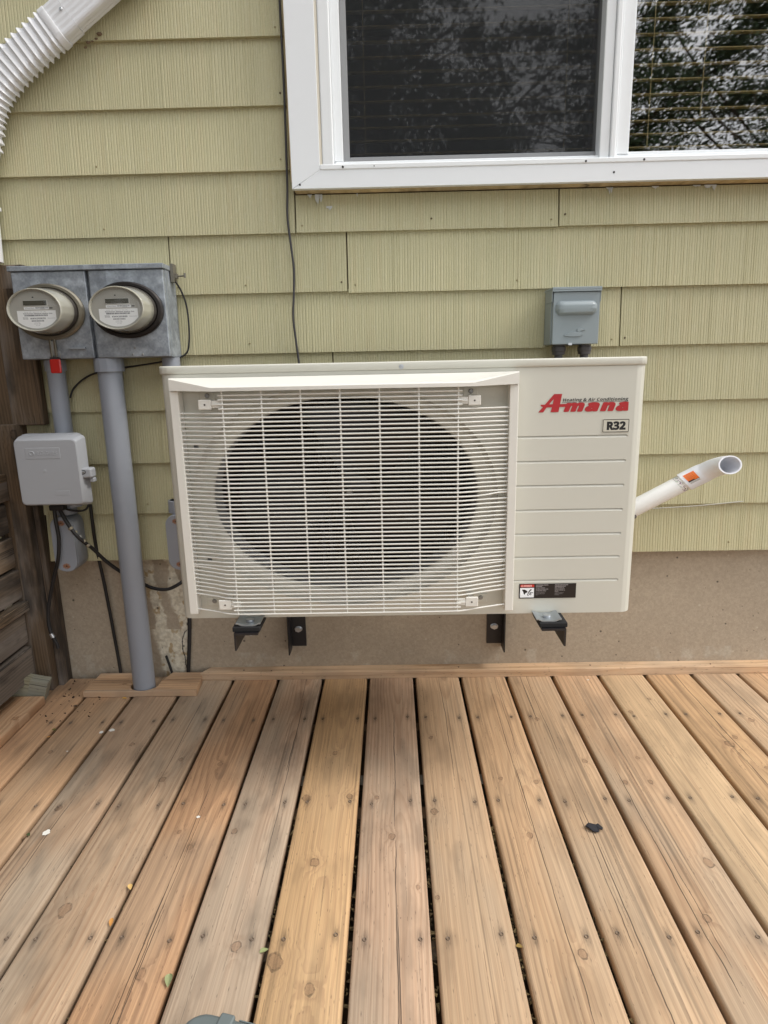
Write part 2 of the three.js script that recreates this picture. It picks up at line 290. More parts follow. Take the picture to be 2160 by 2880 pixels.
// siding: courses of long shingles with combed vertical ribs
{
  const R = rng(31);
  const paint = dataTex(1024, 1024, (px, py) => {
    const x = px / 1024 * 1.6, y = py / 1024 * 1.6;
    const n = fbm(x * 5, y * 5, 4), st = fbm(x * 60, y * 3.4 + 9, 3), sp = fbm(x * 190, y * 110, 2), g = hash(px, py);
    let c = mix3([184, 179, 143], [194, 188, 152], n); c = mix3(c, [180, 166, 132], 0.22 * sstep(0.5, 0.8, st)); c = mix3(c, [198, 194, 168], 0.25 * sstep(0.6, 0.85, sp));
    const k = 0.955 + 0.05 * st + 0.05 * (g - 0.5); return c.map((v) => v * k);
  });
  paint.repeat.set(1 / 1.6, 1 / 1.6);
  const mats = [0, 1, 2, 3].map((k) => { const t = paint.clone(); t.offset.set(k * 0.27, k * 0.41); t.needsUpdate = true; return std(new THREE.Color().setScalar(0.95 + 0.03 * k), { map: t, roughness: 0.62 }); });
  const nailM = std(S(150, 140, 108), { roughness: 0.55, metalness: 0.2 }), nailD = std(S(98, 86, 66), { roughness: 0.7, metalness: 0.3 });
  const nailG = lathe([[0.0001, 0.0022], [0.0018, 0.0018], [0.0026, 0.0006], [0.0028, -0.003]], 'z', 10);
  // one shingle: ribs as real grooves, butt edge thicker than the head
  function shingle(x0, x1, y0, y1) {
    const xs = [], zs = []; let x = x0;
    while (x < x1) {
      const w = 0.0052 + R() * 0.0040, d = 0.0006 + R() * 0.0007, e = R() < 0.06 ? 0.0005 : 0;
      xs.push(x, x + w * 0.55, x + w * 0.72, x + w * 0.86); zs.push(e, e - 0.0002 * R(), -d, -d * 0.8); x += w;
    }
    const last = xs.length; for (let i = 0; i < last; i++) xs[i] = Math.min(xs[i], x1); xs.push(x1); zs.push(0);
    const n = xs.length, pos = [], nor = [], uv = [], idx = [], zb = 0.0125, zt = 0.001;
    const jig = xs.map(() => 0.0007 * (R() - 0.5));
    for (let i = 0; i < n; i++) { pos.push(xs[i], y0 + jig[i], zb + zs[i], xs[i], y1, zt + zs[i]); uv.push(xs[i], y0, xs[i], y1); }
    for (let i = 0; i + 1 < n; i++) { const a = 2 * i, b = a + 1, c = a + 2, d = a + 3; if (xs[i + 1] - xs[i] > 1e-6) idx.push(a, c, d, a, d, b); }
    const o = pos.length / 3; // butt edge
    for (let i = 0; i < n; i++) { pos.push(xs[i], y0 + jig[i], zb + zs[i], xs[i], y0 + jig[i] + 0.0004, -0.003); uv.push(xs[i], y0, xs[i], y0 - 0.016); }
    for (let i = 0; i + 1 < n; i++) { const a = o + 2 * i, b = a + 1, c = a + 2, d = a + 3; if (xs[i + 1] - xs[i] > 1e-6) idx.push(a, d, c, a, b, d); }
    const e = pos.length / 3; // two end edges
    pos.push(x0, y0, zb, x0, y1, zt, x0, y1, -0.003, x0, y0, -0.003, x1, y0, zb, x1, y1, zt, x1, y1, -0.003, x1, y0, -0.003); for (let k = 0; k < 8; k++) uv.push(x0, y0 + k * 0.004);
    idx.push(e, e + 1, e + 2, e, e + 2, e + 3, e + 4, e + 6, e + 5, e + 4, e + 7, e + 6);
    const g = new THREE.BufferGeometry(); g.setAttribute('position', new THREE.Float32BufferAttribute(pos, 3)); g.setAttribute('uv', new THREE.Float32BufferAttribute(uv, 2)); g.setIndex(idx);
    const h = g.toNonIndexed(); h.computeVertexNormals(); return h;
  }
  const ys = [0.405, 0.551, 0.703, 0.858, 1.014, 1.172, 1.332, 1.488, 1.645, 1.804, 1.963, 2.12, 2.28, 2.44, 2.60, 2.76, 2.92, 3.08, 3.2];
  const joints = [[-2.2, -0.60, 0.32, 1.5, 2.6], [-2.6, -1.3, -0.30, 1.35, 2.4], [-2.2, -0.42, 0.50, 1.6, 2.6], [-2.6, -1.35, -0.166, 1.45, 2.5], [-2.3, -1.3, 0.647, 1.75, 2.7], [-2.7, -0.609, -0.116, 1.4, 2.5], [-2.4, -1.4, -0.2535, 0.463, 1.6, 2.6]];
  for (let i = 0; i + 1 < ys.length; i++) {
    let cuts = joints[i] || [-2.6 + 0.37 * (i % 3), -1.45 + 0.2 * (i % 2), 2.2 - 0.3 * (i % 3)];
    cuts = [-4, ...cuts, 5];
    for (let j = 0; j + 1 < cuts.length; j++) {
      let a = cuts[j] + 0.0018, b = cuts[j + 1] - 0.0018; const y0 = ys[i] + (i === 5 && cuts[j] < -0.12 ? 0.005 : 0) + (R() - 0.5) * 0.0025, y1 = ys[i + 1] + 0.012;
      // keep clear of the window
      const runs = ys[i + 1] > 1.47 && ys[i] < 2.36 ? (ys[i] > 1.43 ? [[a, Math.min(b, -0.262)], [Math.max(a, 1.71), b]] : null) : null;
      for (const [p, q] of runs || [[a, b]]) {
        if (q - p < 0.02) continue;
        const top = !runs && ys[i + 1] > 1.47 && ys[i] < 1.43 && q > -0.25 && p < 1.7 ? 1.428 : y1;
        if (!runs && top === 1.428 && p < -0.26) continue;
        const m = part('siding_shingle', shingle(p, q, y0, top), mats[Math.floor(R() * 4)], house);
        if (p > -1.6 && q < 2.2) for (const nx of [p + 0.012 + R() * 0.01, p + (q - p) * (0.3 + 0.4 * R()), q - 0.014 - R() * 0.01]) { const nl = part('nail', nailG, R() < 0.75 ? nailM : nailD, m); nl.position.set(nx, y0 + 0.018 + R() * 0.012, 0.011); }
      }
    }
  }
}
// window
{
  const win = new THREE.Group(); win.name = 'window'; house.add(win);
  win.userData.label = 'white framed sliding window with an insect screen over one half';
  const white = phy(S(234, 237, 240), { roughness: 0.34, clearcoat: 0.15, clearcoatRoughness: 0.3 }), vinyl = phy(S(236, 239, 241), { roughness: 0.3 }), grey = std(S(148, 149, 150), { roughness: 0.5, metalness: 0.2 });
  const rawT = woodMap(81, { w: 0.2, len: 1, W: 128, H: 512, base: [206, 182, 140], late: [172, 146, 104], grey: [190, 172, 142], greyAmt: 0.5 });
  const raw = woodMat(rawT);
  const seal = std(S(236, 229, 212), { roughness: 0.8 }), x1 = 1.70;
  // outer casing, capped in white metal, over bare wood
  const mitre = (pts, z0, z1, m, n) => { const s = new THREE.Shape(pts.map((p) => new THREE.Vector2(...p))); const g = new THREE.ExtrudeGeometry(s, { depth: z1 - z0, bevelEnabled: true, bevelSize: 0.0012, bevelThickness: 0.0012, bevelSegments: 1 }); g.translate(0, 0, z0); return part(n, g, m, win); };
  const gp = 0.0012;
  mitre([[-0.2525, 1.4325 + gp], [-0.1785, 1.4755 + gp], [-0.1785, 2.37], [-0.2525, 2.41]], 0.034, 0.0488, white, 'casing');
  mitre([[-0.2525 + gp * 1.6, 1.4325], [x1, 1.4325], [x1 - 0.074, 1.4755], [-0.1785 + gp * 1.6, 1.4755]], 0.034, 0.0488, white, 'casing');
  mitre([[x1, 1.434], [x1, 2.41], [x1 - 0.074, 2.37], [x1 - 0.074, 1.477]], 0.034, 0.0488, white, 'casing');
  mitre([[-0.2525, 2.412], [-0.1785, 2.372], [x1 - 0.074, 2.372], [x1, 2.412]], 0.034, 0.0488, white, 'casing');
  part('wood_backing', box(-0.249, x1 - 0.004, 1.431, 1.452, 0.0005, 0.0325), raw, win, 'bare brown wood under the white sill casing');
  part('wood_backing', box(-0.258, -0.236, 1.4535, 2.41, 0.0005, 0.0325), raw, win);
  // vinyl frame, stepped inwards
  part('caulk', box(-0.178, -0.171, 1.476, 2.37, 0.036, 0.0478, 0.001), seal, win); 
  part('frame', box(-0.1705, -0.140, 1.4765, 2.37, -0.05, 0.051, 0.004), vinyl, win); part('frame', box(-0.1775, x1 - 0.075, 1.476, 1.4895, -0.05, 0.052, 0.003), vinyl, win);
  part('frame', box(-0.1395, -0.117, 1.502, 2.37, -0.05, 0.026, 0.002), vinyl, win); part('frame', box(-0.1395, x1 - 0.08, 1.490, 1.501, -0.05, 0.028, 0.002), vinyl, win);
  part('frame', box(x1 - 0.1, x1 - 0.075, 1.49, 2.37, -0.05, 0.05, 0.003), vinyl, win); part('frame', box(-0.1705, x1 - 0.075, 2.345, 2.372, -0.05, 0.049, 0.003), vinyl, win);
  part('track_lip', box(-0.1395, -0.1385 + 0.0035, 1.5015, 2.345, 0.0265, 0.034), vinyl, win);
  // meeting stile and the fixed half's sash
  part('meeting_stile', box(0.5545, 0.580, 1.4900, 2.345, -0.03, 0.040, 0.003), vinyl, win); part('meeting_stile', box(0.5805, 0.594, 1.4900, 2.345, -0.03, 0.047, 0.003), vinyl, win); part('meeting_stile', box(0.5945, 0.602, 1.4900, 2.345, -0.03, 0.037, 0.002), vinyl, win);
  part('sash', box(0.6025, 0.634, 1.5015, 2.345, -0.03, 0.030, 0.003), vinyl, win); part('sash', box(0.6345, x1 - 0.101, 1.5015, 1.5095, -0.03, 0.022, 0.002), vinyl, win);
  // insect screen frame
  part('screen_frame', box(-0.1165, -0.1005, 1.5018, 2.345, -0.004, 0.006, 0.001), grey, win); part('screen_frame', box(-0.1, 0.554, 1.5018, 1.517, -0.004, 0.006, 0.001), grey, win);
  const mesh = std(S(28, 30, 33), { roughness: 0.9, transparent: true, opacity: 0.64 });
  part('insect_screen', sheet(-0.1005, 0.5545, 1.517, 2.345, 0.001), mesh, win, 'dark fine mesh insect screen');
  // double glazing
  const glass = phy(0xffffff, { roughness: 0.0, transmission: 1, thickness: 0, ior: 2.33 });
  const hazy = glass.clone(); hazy.roughness = 0.022;
  part('pane', sheet(-0.117, 0.58, 1.49, 2.345, -0.018), hazy, win); part('pane', sheet(-0.117, 0.58, 1.49, 2.345, -0.034), hazy, win);
  part('pane', sheet(0.6, 1.62, 1.502, 2.345, 0.010), glass, win); part('pane', sheet(0.6, 1.62, 1.502, 2.345, -0.006), glass, win);
  // plugs and nail holes in the sill casing
  const plug = std(S(26, 24, 24), { roughness: 0.5 }); const pg = lathe([[0.0001, 0.001], [0.0026, 0.0008], [0.003, -0.001]], 'z', 12);
  for (const [x, y, z] of [[-0.117, 1.482, 0.0525], [-0.035, 1.4825, 0.0525], [0.517, 1.4810, 0.0525], [0.668, 1.4815, 0.0525], [0.592, 1.4535, 0.0502], [-0.232, 1.442, 0.0502]]) { const p = part('plug', pg, plug, win); p.position.set(x, y, z); if (x === -0.035) p.scale.setScalar(0.5); }
  // smears of old caulk hanging below the sill
  const R = rng(12), smear = std(S(196, 200, 200), { roughness: 0.7 });
  for (const [x, w, h] of [[-0.218, 0.012, 0.010], [-0.198, 0.014, 0.030], [-0.186, 0.008, 0.024], [-0.168, 0.016, 0.012], [-0.085, 0.003, 0.016], [0.588, 0.018, 0.010], [0.594, 0.006, 0.022], [0.60, 0.004, 0.026], [0.71, 0.018, 0.008], [0.82, 0.02, 0.007], [0.85, 0.02, 0.012], [0.87, 0.012, 0.015]]) {
    const s = new THREE.Shape(), y0 = x === -0.168 ? 1.398 : 1.428; s.moveTo(x, y0); const n = 5; for (let k = 0; k <= n; k++) s.lineTo(x + w * k / n, y0 - h * (0.35 + 0.65 * R()) * Math.sin(Math.PI * (0.15 + 0.7 * k / n))); s.lineTo(x + w, y0); s.closePath();
    const g = new THREE.ExtrudeGeometry(s, { depth: 0.0012, bevelEnabled: false }); g.translate(0, 0, 0.0062); part('caulk_smear', g, smear, win);
  }
}
// venetian blind inside
{
  const b = thing('venetian_blind', 'brown venetian blind with level slats hanging behind the window glass', 'blind');
  const sm = std(S(150, 132, 82), { roughness: 0.6 });
  const px = [413, 374, 335, 302, 259, 217, 175, 133, 90, 48, 6]; const yy = px.map((p) => 0.979 + (1.507 + 0.00082 * (437 - p) - 0.979) * 1.0425); for (let k = 1; k < 12; k++) yy.push(yy[10] + 0.036 * k);
  const sg = box(-0.14, 1.6, -0.0014, 0.0014, -0.018, 0, 0.0008);
  for (const y of yy) { if (y > 2.36) break; const s = part('slat', sg, sm, b); s.position.set(0, y, -0.082); s.rotation.x = 0.05; }
  const cm = std(S(168, 150, 104), { roughness: 0.8 });
  for (const x of [-0.06, 0.49, 0.72, 0.86, 1.4]) part('cord', rod([x, x === 0.86 ? 1.62 : 1.55, -0.078], [x, 2.36, -0.078], 0.0012, 0.0012, 6), cm, b);
  part('head_rail', box(-0.14, 1.6, 2.33, 2.37, -0.13, -0.07), sm, b); part('bottom_rail', box(-0.14, 1.6, 1.525, 1.533, -0.12, -0.08), sm, b);
}
// ================================================================ OBJECTS
const zinc = std(S(196, 200, 204), { metalness: 0.85, roughness: 0.28 });
const steelDull = std(S(150, 150, 148), { metalness: 0.7, roughness: 0.45 });
const pvcGrey = phy(S(142, 147, 156), { roughness: 0.42 });
const blackRubber = std(S(30, 29, 30), { roughness: 0.55 });

// ---------------------------------------------------------------- heat pump
{
  const ac = thing('heat_pump', 'ivory wall mounted heat pump outdoor unit with a wire fan grille', 'heat pump');
  const ivory = phy(S(204, 203, 192), { roughness: 0.42, clearcoat: 0.12, clearcoatRoughness: 0.35 });
  const cream = phy(S(224, 222, 214), { roughness: 0.36 });       // moulded grille
  const inside = std(S(158, 160, 160), { roughness: 0.55, metalness: 0.3 });
  const X0 = -0.4775, X1 = 0.5235, Y0 = 0.431, Y1 = 0.965, ZF = 0.55, ZB = 0.17, RC = 0.024;
  // body: a U of sheet metal with rounded upright corners; the front sheet closes it
  const arc = (cx, cz, r, a0, a1, n = 8) => Array.from({ length: n + 1 }, (_, k) => { const a = (a0 + (a1 - a0) * k / n) * Math.PI / 180; return [cx + r * Math.cos(a), cz + r * Math.sin(a)]; });
  const outer = [...arc(X1 - RC, ZF - RC, RC, 90, 0), ...arc(X1 - 0.01, ZB + 0.01, 0.01, 0, -90, 3), ...arc(X0 + 0.01, ZB + 0.01, 0.01, -90, -180, 3), ...arc(X0 + RC, ZF - RC, RC, 180, 90)];
  const T = 0.002; const inner = [...arc(X0 + RC, ZF - RC, RC - T, 90, 180), ...arc(X0 + 0.01, ZB + 0.01, 0.008, 180, 270, 3), ...arc(X1 - 0.01, ZB + 0.01, 0.008, 270, 360, 3), ...arc(X1 - RC, ZF - RC, RC - T, 0, 90)];
  const us = new THREE.Shape([...outer, ...inner].map(([x, z]) => new THREE.Vector2(x, -z)));
  let ug = new THREE.ExtrudeGeometry(us, { depth: Y1 - Y0, bevelEnabled: false, steps: 1 }); ug.rotateX(-Math.PI / 2); ug.translate(0, Y0, 0); ug = toCreasedNormals(ug, 0.6);
  part('cabinet', ug, ivory, ac);
  part('base_pan', box(X0 + 0.004, X1 - 0.004, Y0 + 0.0005, Y0 + 0.006, ZB + 0.004, ZF - 0.01), ivory, ac);
  // front sheet with the fan opening, pressed slots and two small catches' holes
  const cx = -0.103, cy = 0.7005, RX = 0.286, RY = 0.2125, K = 1.14;
  const fs = rectShape(X0 + RC, X1 - RC, Y0, Y1);
  fs.holes.push(ellShape(cx, cy, RX * K, RY * K));
  const slots = [0.822, 0.770, 0.718, 0.665, 0.612, 0.560, 0.507], sx0 = 0.2575, sx1 = 0.4895, sh = 0.0056;
  for (const y of slots) { const h = new THREE.Path(); h.moveTo(sx0, y - sh / 2); h.lineTo(sx0, y + sh / 2); h.lineTo(sx1 - 0.004, y + sh / 2); h.quadraticCurveTo(sx1, y + sh / 2, sx1, y - sh * 0.1); h.lineTo(sx1 - 0.001, y - sh / 2); h.closePath(); fs.holes.push(h); }
  for (const [x, y] of [[-0.418, 0.8165], [-0.4095, 0.5665]]) fs.holes.push(rectHole(x, x + 0.0105, y - 0.0035, y + 0.0045));
  const fg = new THREE.ExtrudeGeometry(fs, { depth: T, bevelEnabled: false, curveSegments: 4 }); fg.translate(0, 0, ZF - T);
  part('front_panel', fg, ivory, ac);
  for (const y of slots) { const q = loft([[[sx0, y + sh / 2, ZF - 0.0034], [sx0, y - sh / 2, ZF - 0.0003], [sx0, y - sh / 2 - 0.001, ZF - 0.006], [sx0, y + sh / 2, ZF - 0.006]], [[sx1, y + sh / 2, ZF - 0.0034], [sx1, y - sh / 2, ZF - 0.0003], [sx1, y - sh / 2 - 0.001, ZF - 0.006], [sx1, y + sh / 2, ZF - 0.006]]]); part('pressed_rib', q, ivory, ac); }
  part('inner_wall', box(0.2, 0.206, Y0 + 0.01, Y1 - 0.005, ZB + 0.01, ZF - 0.04), inside, ac);
  for (const [x, y] of [[-0.418, 0.8165], [-0.4095, 0.5665]]) part('catch_recess', box(x - 0.004, x + 0.0145, y - 0.008, y + 0.009, ZF - 0.012, ZF - 0.009), inside, ac);
  // bell mouth
  {
    const prof = [[1.142, ZF - 0.0004], [1.138, ZF - 0.002], [1.11, ZF - 0.016], [1.104, ZF - 0.0175], [1.05, ZF - 0.0185], [1.035, ZF - 0.0195], [1.012, ZF - 0.022], [1.003, ZF - 0.0245], [1.0, ZF - 0.027]];
    const n = 96, pos = [], idx = []; prof.forEach(([s, z]) => { for (let i = 0; i < n; i++) { const a = i / n * 2 * Math.PI; pos.push(cx + RX * s * Math.cos(a), cy + RY * s * Math.sin(a), z); } });
    for (let j = 0; j + 1 < prof.length; j++) for (let i = 0; i < n; i++) { const a = j * n + i, b = j * n + (i + 1) % n, c = a + n, d = b + n; idx.push(a, b, d, a, d, c); }
    const g = new THREE.BufferGeometry(); g.setAttribute('position', new THREE.Float32BufferAttribute(pos, 3)); g.setIndex(idx); g.computeVertexNormals(); part('bell_mouth', toCreasedNormals(g, 0.5), phy(S(204, 203, 192), { roughness: 0.24, clearcoat: 0.5, clearcoatRoughness: 0.15 }), ac);
    const d = []; const prof2 = [[1.001, ZF - 0.0272], [1.001, ZF - 0.09]], p2 = [], i2 = []; prof2.forEach(([s, z]) => { for (let i = 0; i < n; i++) { const a = i / n * 2 * Math.PI; p2.push(cx + RX * s * Math.cos(a), cy + RY * s * Math.sin(a), z); } }); for (let i = 0; i < n; i++) { const a = i, b = (i + 1) % n; i2.push(a, b, b + n, a, b + n, a + n); }
    const h = new THREE.BufferGeometry(); h.setAttribute('position', new THREE.Float32BufferAttribute(p2, 3)); h.setIndex(i2); h.computeVertexNormals(); part('fan_duct', h, inside, ac);
    // heat exchanger: deep upright aluminium fins close together
    const fins = []; for (let x = X0 + 0.012; x < 0.198; x += 0.0042) fins.push(box(x, x + 0.0005, Y0 + 0.008, Y1 - 0.006, ZB + 0.004, ZB + 0.0275));
    part('coil', mergeGeometries(fins), std(S(118, 118, 120), { roughness: 0.55, metalness: 0.3 }), ac);
  }
  // fan
  {
    const fan = new THREE.Group(); fan.name = 'fan'; ac.add(fan); fan.position.set(cx + 0.004, cy - 0.004, ZF - 0.13); fan.scale.set(1, SQ, SQ);
    const bl = phy(S(29, 27, 29), { roughness: 0.34 });
    for (let k = 0; k < 3; k++) {
      const pos = [], idx = [], nu = 10, nv = 8, a0 = k * 2.094 + 0.4;
      for (let i = 0; i <= nu; i++) for (let j = 0; j <= nv; j++) { const r = mix(0.05, 0.262, i / nu), t = j / nv, sw = 0.35 * i / nu, a = a0 + sw + t * (1.5 - 0.25 * i / nu); pos.push(r * Math.cos(a), r * Math.sin(a), (t - 0.5) * 0.075 + 0.01 * Math.sin(t * 3.14)); }
      for (let i = 0; i < nu; i++) for (let j = 0; j < nv; j++) { const a = i * (nv + 1) + j; idx.push(a, a + 1, a + nv + 2, a, a + nv + 2, a + nv + 1); }
      const g = new THREE.BufferGeometry(); g.setAttribute('position', new THREE.Float32BufferAttribute(pos, 3)); g.setIndex(idx); g.computeVertexNormals(); part('fan_blade', g, bl, fan);
    }
    part('hub', lathe([[0.0001, 0.052], [0.03, 0.05], [0.052, 0.04], [0.06, 0.02], [0.06, -0.05]], 'z', 32), bl, fan);
    part('hub_nut', lathe([[0.0001, 0.066], [0.006, 0.065], [0.008, 0.06], [0.009, 0.05]], 'z', 12), steelDull, fan);
    const br = std(S(112, 110, 112), { metalness: 0.4, roughness: 0.5 });
    for (const x of [-0.032, -0.052]) part('motor_stay', box(cx + x - 0.006 - 0.03, cx + x + 0.002 - 0.03, Y0 + 0.01, Y1 - 0.01, ZB + 0.06, ZB + 0.075), br, ac);
    part('motor_stay', box(cx - 0.09, cx + 0.05, cy + 0.055, cy + 0.075, ZB + 0.076, ZB + 0.082), br, ac);
    part('motor', lathe([[0.0001, 0.05], [0.04, 0.05], [0.045, 0.045], [0.045, 0]], 'z', 24).scale(1, SQ, SQ).translate(cx + 0.004, cy - 0.004, ZB + 0.083), br, ac);
  }
  // lid
  {
    const c2 = [...arc(X1 + 0.002 - 0.024, ZF + 0.003 - 0.024, 0.024, 90, 0, 7), ...arc(X1 + 0.002 - 0.01, ZB - 0.002 + 0.01, 0.01, 0, -90, 3), ...arc(X0 - 0.003 + 0.01, ZB - 0.002 + 0.01, 0.01, -90, -180, 3), ...arc(X0 - 0.003 + 0.024, ZF + 0.003 - 0.024, 0.024, 180, 90, 7)];
    const s = new THREE.Shape(c2.map(([x, z]) => new THREE.Vector2(x, -z)));
    let g = new THREE.ExtrudeGeometry(s, { depth: 0.0105, bevelEnabled: true, bevelThickness: 0.003, bevelSize: 0.0025, bevelOffset: -0.0025, bevelSegments: 3 }); g.rotateX(-Math.PI / 2); g.translate(0, 0.9685, 0); g = toCreasedNormals(g, 0.7);
    part('lid', g, ivory, ac);
    const s1 = part('screw', lathe([[0.0001, 0.0026], [0.0028, 0.0024], [0.0036, 0.001], [0.0048, 0.0008], [0.005, 0]], 'z', 14), zinc, ac); s1.position.set(0.021, 0.9715, ZF + 0.003);
  }
  // grille: hood, side posts, wires
  {
    const gr = new THREE.Group(); gr.name = 'fan_grille'; ac.add(gr); gr.userData.label = 'white wire fan grille with a moulded hood';
    const end = (x) => [[x, 0.9335, 0.552], [x, 0.9335, 0.5845], [x, 0.956, 0.5845], [x, 0.958, 0.581], [x, 0.958, 0.552]], mid = (x) => [[x, 0.9315, 0.552], [x, 0.9315, 0.609], [x, 0.9385, 0.609], [x, 0.9415, 0.605], [x, 0.957, 0.552]];
    const hood = toCreasedNormals(loft([end(-0.4465), end(-0.4445), mid(-0.357), mid(0.163), end(0.253), end(0.255)]), 0.35);
    part('hood', hood, cream, gr);
    part('side_post', box(-0.4485, -0.4305, 0.453, 0.933, 0.552, 0.5815, 0.002), cream, gr); part('side_post', box(0.2372, 0.2555, 0.450, 0.933, 0.552, 0.5815, 0.002), cream, gr);
    const wm = phy(S(222, 221, 214), { roughness: 0.38 }), n = 52, pitch = (0.923 - 0.459) / n, Z = 0.6, r = 0.00185;
    const full = tube([[-0.4315, 0, 0.5755], [-0.385, 0, 0.588], [-0.352, 0, Z - 0.0008], [-0.33, 0, Z], [-0.1, 0, Z + 0.0006], [0.12, 0, Z], [0.142, 0, Z - 0.0008], [0.178, 0, 0.589], [0.238, 0, 0.5755]], r, { seg: 26, rad: 7 });
    const low = tube([[-0.4315, 0.005, 0.5755], [-0.385, 0.0022, 0.588], [-0.352, 0.0002, Z - 0.0008], [-0.33, 0, Z], [-0.1, 0, Z + 0.0006], [0.12, 0, Z], [0.142, 0.0002, Z - 0.0008], [0.178, 0.002, 0.589], [0.238, 0.005, 0.5755]], r, { seg: 26, rad: 7 });
    const kink = tube([[-0.4315, 0, 0.5755], [-0.385, 0, 0.588], [-0.352, 0, Z - 0.0008], [-0.33, 0, Z], [-0.1, 0, Z + 0.0006], [0.12, 0, Z], [0.142, 0, Z - 0.0008], [0.172, -0.0006, 0.591], [0.196, 0.0012, 0.586], [0.205, 0.0032, 0.584], [0.238, 0.004, 0.5755]], r, { seg: 30, rad: 7 });
    const short = rod([-0.346, 0, Z], [0.1405, 0, Z], r, r, 7);
    for (let i = 0; i <= n; i++) {
      const y = 0.923 - i * pitch, isShort = i < 4 || (i > 48 && i < 52);
      const w = part('grille_wire', isShort ? short : i === 24 ? kink : i > 40 ? low : full, wm, gr); w.position.y = y;
    }
    const up = rod([0, 0.457, Z - 0.0012], [0, 0.932, Z - 0.0012], 0.0019, 0.0019, 7);
    for (let k = 0; k < 7; k++) { const w = part('grille_upright', up, wm, gr); w.position.x = -0.338 + k * 0.0784; }
    // clips that hold the grille, screwed to tabs on the panel
    const clip = (x0, x1, y0, y1, s) => {
      const c = part('clip', mergeGeometries([box(x0, x1, y0, y1, 0.592, 0.5985, 0.0015), box(s > 0 ? x1 + 0.0005 : x0 - 0.0205, s > 0 ? x1 + 0.0205 : x0 - 0.0005, y0 + 0.003, y1 - 0.002, 0.594, 0.5975, 0.001), box(s > 0 ? x1 + 0.0005 : x0 - 0.0185, s > 0 ? x1 + 0.0185 : x0 - 0.0005, (y0 + y1) / 2 - 0.001, (y0 + y1) / 2 + 0.001, 0.5978, 0.6003)].map((g) => { const h = g.index ? g.toNonIndexed() : g; return h; })), cream, gr);
      part('clip_stem', box((x0 + x1) / 2 - 0.006, (x0 + x1) / 2 + 0.006, (y0 + y1) / 2 - 0.005, (y0 + y1) / 2 + 0.005, 0.552, 0.5915), cream, gr);
      const h = part('clip_hole', lathe([[0.0001, 0.0003], [0.0018, 0.0003], [0.002, -0.001]], 'z', 10), std(S(70, 66, 62)), gr); h.position.set((x0 + x1) / 2, (y0 + y1) / 2, 0.5987);
    };
    clip(-0.3865, -0.3605, 0.8955, 0.915, 1); clip(0.1525, 0.1775, 0.894, 0.913, -1); clip(-0.3785, -0.3515, 0.469, 0.4905, 1); clip(0.1505, 0.1775, 0.468, 0.489, -1);
    for (const [x, y] of [[-0.38, 0.921], [0.163, 0.920], [-0.401, 0.472], [0.189, 0.471]]) {
      part('tab', box(x - 0.016, x + 0.014, y - 0.011, y + 0.009, 0.5502, 0.5522, 0.0008), ivory, gr);
      const s = part('tab_screw', lathe([[0.0001, 0.003], [0.004, 0.0022], [0.0052, 0.0002]], 'z', 14), steelDull, gr); s.position.set(x, y, 0.5525);
    }
  }
  // print on the front
  const logo = canvas(1024, 240, (c, w, h) => {
    c.clearRect(0, 0, w, h); const red = '#b0262b'; c.fillStyle = red;
    c.beginPath(); c.moveTo(2, 220); c.lineTo(176, 16); c.lineTo(266, 16); c.lineTo(232, 220); c.lineTo(142, 220); c.lineTo(156, 164); c.lineTo(96, 164); c.lineTo(58, 220); c.closePath(); c.fill();
    c.beginPath(); c.moveTo(24, 134); c.lineTo(240, 130); c.lineTo(372, 128); c.lineTo(360, 160); c.lineTo(70, 166); c.lineTo(30, 150); c.closePath(); c.fill();
    c.globalCompositeOperation = 'destination-out'; c.beginPath(); c.moveTo(124, 130); c.lineTo(172, 70); c.lineTo(164, 130); c.closePath(); c.fill(); c.globalCompositeOperation = 'source-over';
    c.save(); c.transform(1, 0, -0.36, 1, 79, 0); c.fillStyle = c.strokeStyle = red; c.lineJoin = 'round'; c.font = 'bold 156px sans-serif';
    let x = 272; for (const [ch, wd] of [['m', 242], ['a', 172], ['n', 178], ['a', 172]]) { const m = c.measureText(ch).width; c.save(); c.translate(x + 9, 211); c.scale((wd - 16) / m, 1); c.lineWidth = 17; c.fillText(ch, 0, 0); c.strokeText(ch, 0, 0); c.restore(); x += wd; } c.restore();
    c.fillStyle = '#1c1a1c'; c.save(); c.transform(1, 0, -0.2, 1, 22, 0); c.font = 'bold 48px sans-serif'; const t = 'Heating & Air Conditioning', m = c.measureText(t).width; c.translate(270, 102); c.scale(744 / m, 1); c.fillText(t, 0, 0); c.restore();
    c.fillRect(268, 110, 170, 4); c.fillRect(488, 109, 532, 4);
  });
  const decalM = (t, o = {}) => std(0xffffff, { map: t, transparent: true, roughness: 0.35, ...o });
  part('maker_logo', sheet(0.302, 0.487, 0.8699, 0.9133, ZF + 0.0009), decalM(logo), ac, 'red slanted maker name with small black words above it');
  const r32 = canvas(360, 170, (c, w, h) => {
    c.fillStyle = '#c9c6b8'; c.fillRect(0, 0, w, h); c.strokeStyle = '#161416'; c.lineWidth = 8; c.beginPath(); c.roundRect(10, 8, w - 20, h - 16, 8); c.stroke();
    c.fillStyle = '#121012'; c.font = 'bold 132px sans-serif'; c.strokeStyle = '#121012'; c.lineWidth = 10; c.lineJoin = 'miter'; const m = c.measureText('R32').width; c.save(); c.translate(52, 132); c.scale(258 / m, 1); c.strokeText('R32', 0, 0); c.fillText('R32', 0, 0); c.restore();
  });
  part('refrigerant_label', box(0.4355, 0.4918, 0.829, 0.8575, ZF, ZF + 0.0006), std(S(201, 198, 184), { roughness: 0.4 }), ac);
  part('refrigerant_print', sheet(0.4357, 0.4916, 0.8292, 0.8573, ZF + 0.001), std(0xffffff, { map: r32, roughness: 0.4 }), ac, 'pale label reading R32 in bold black');
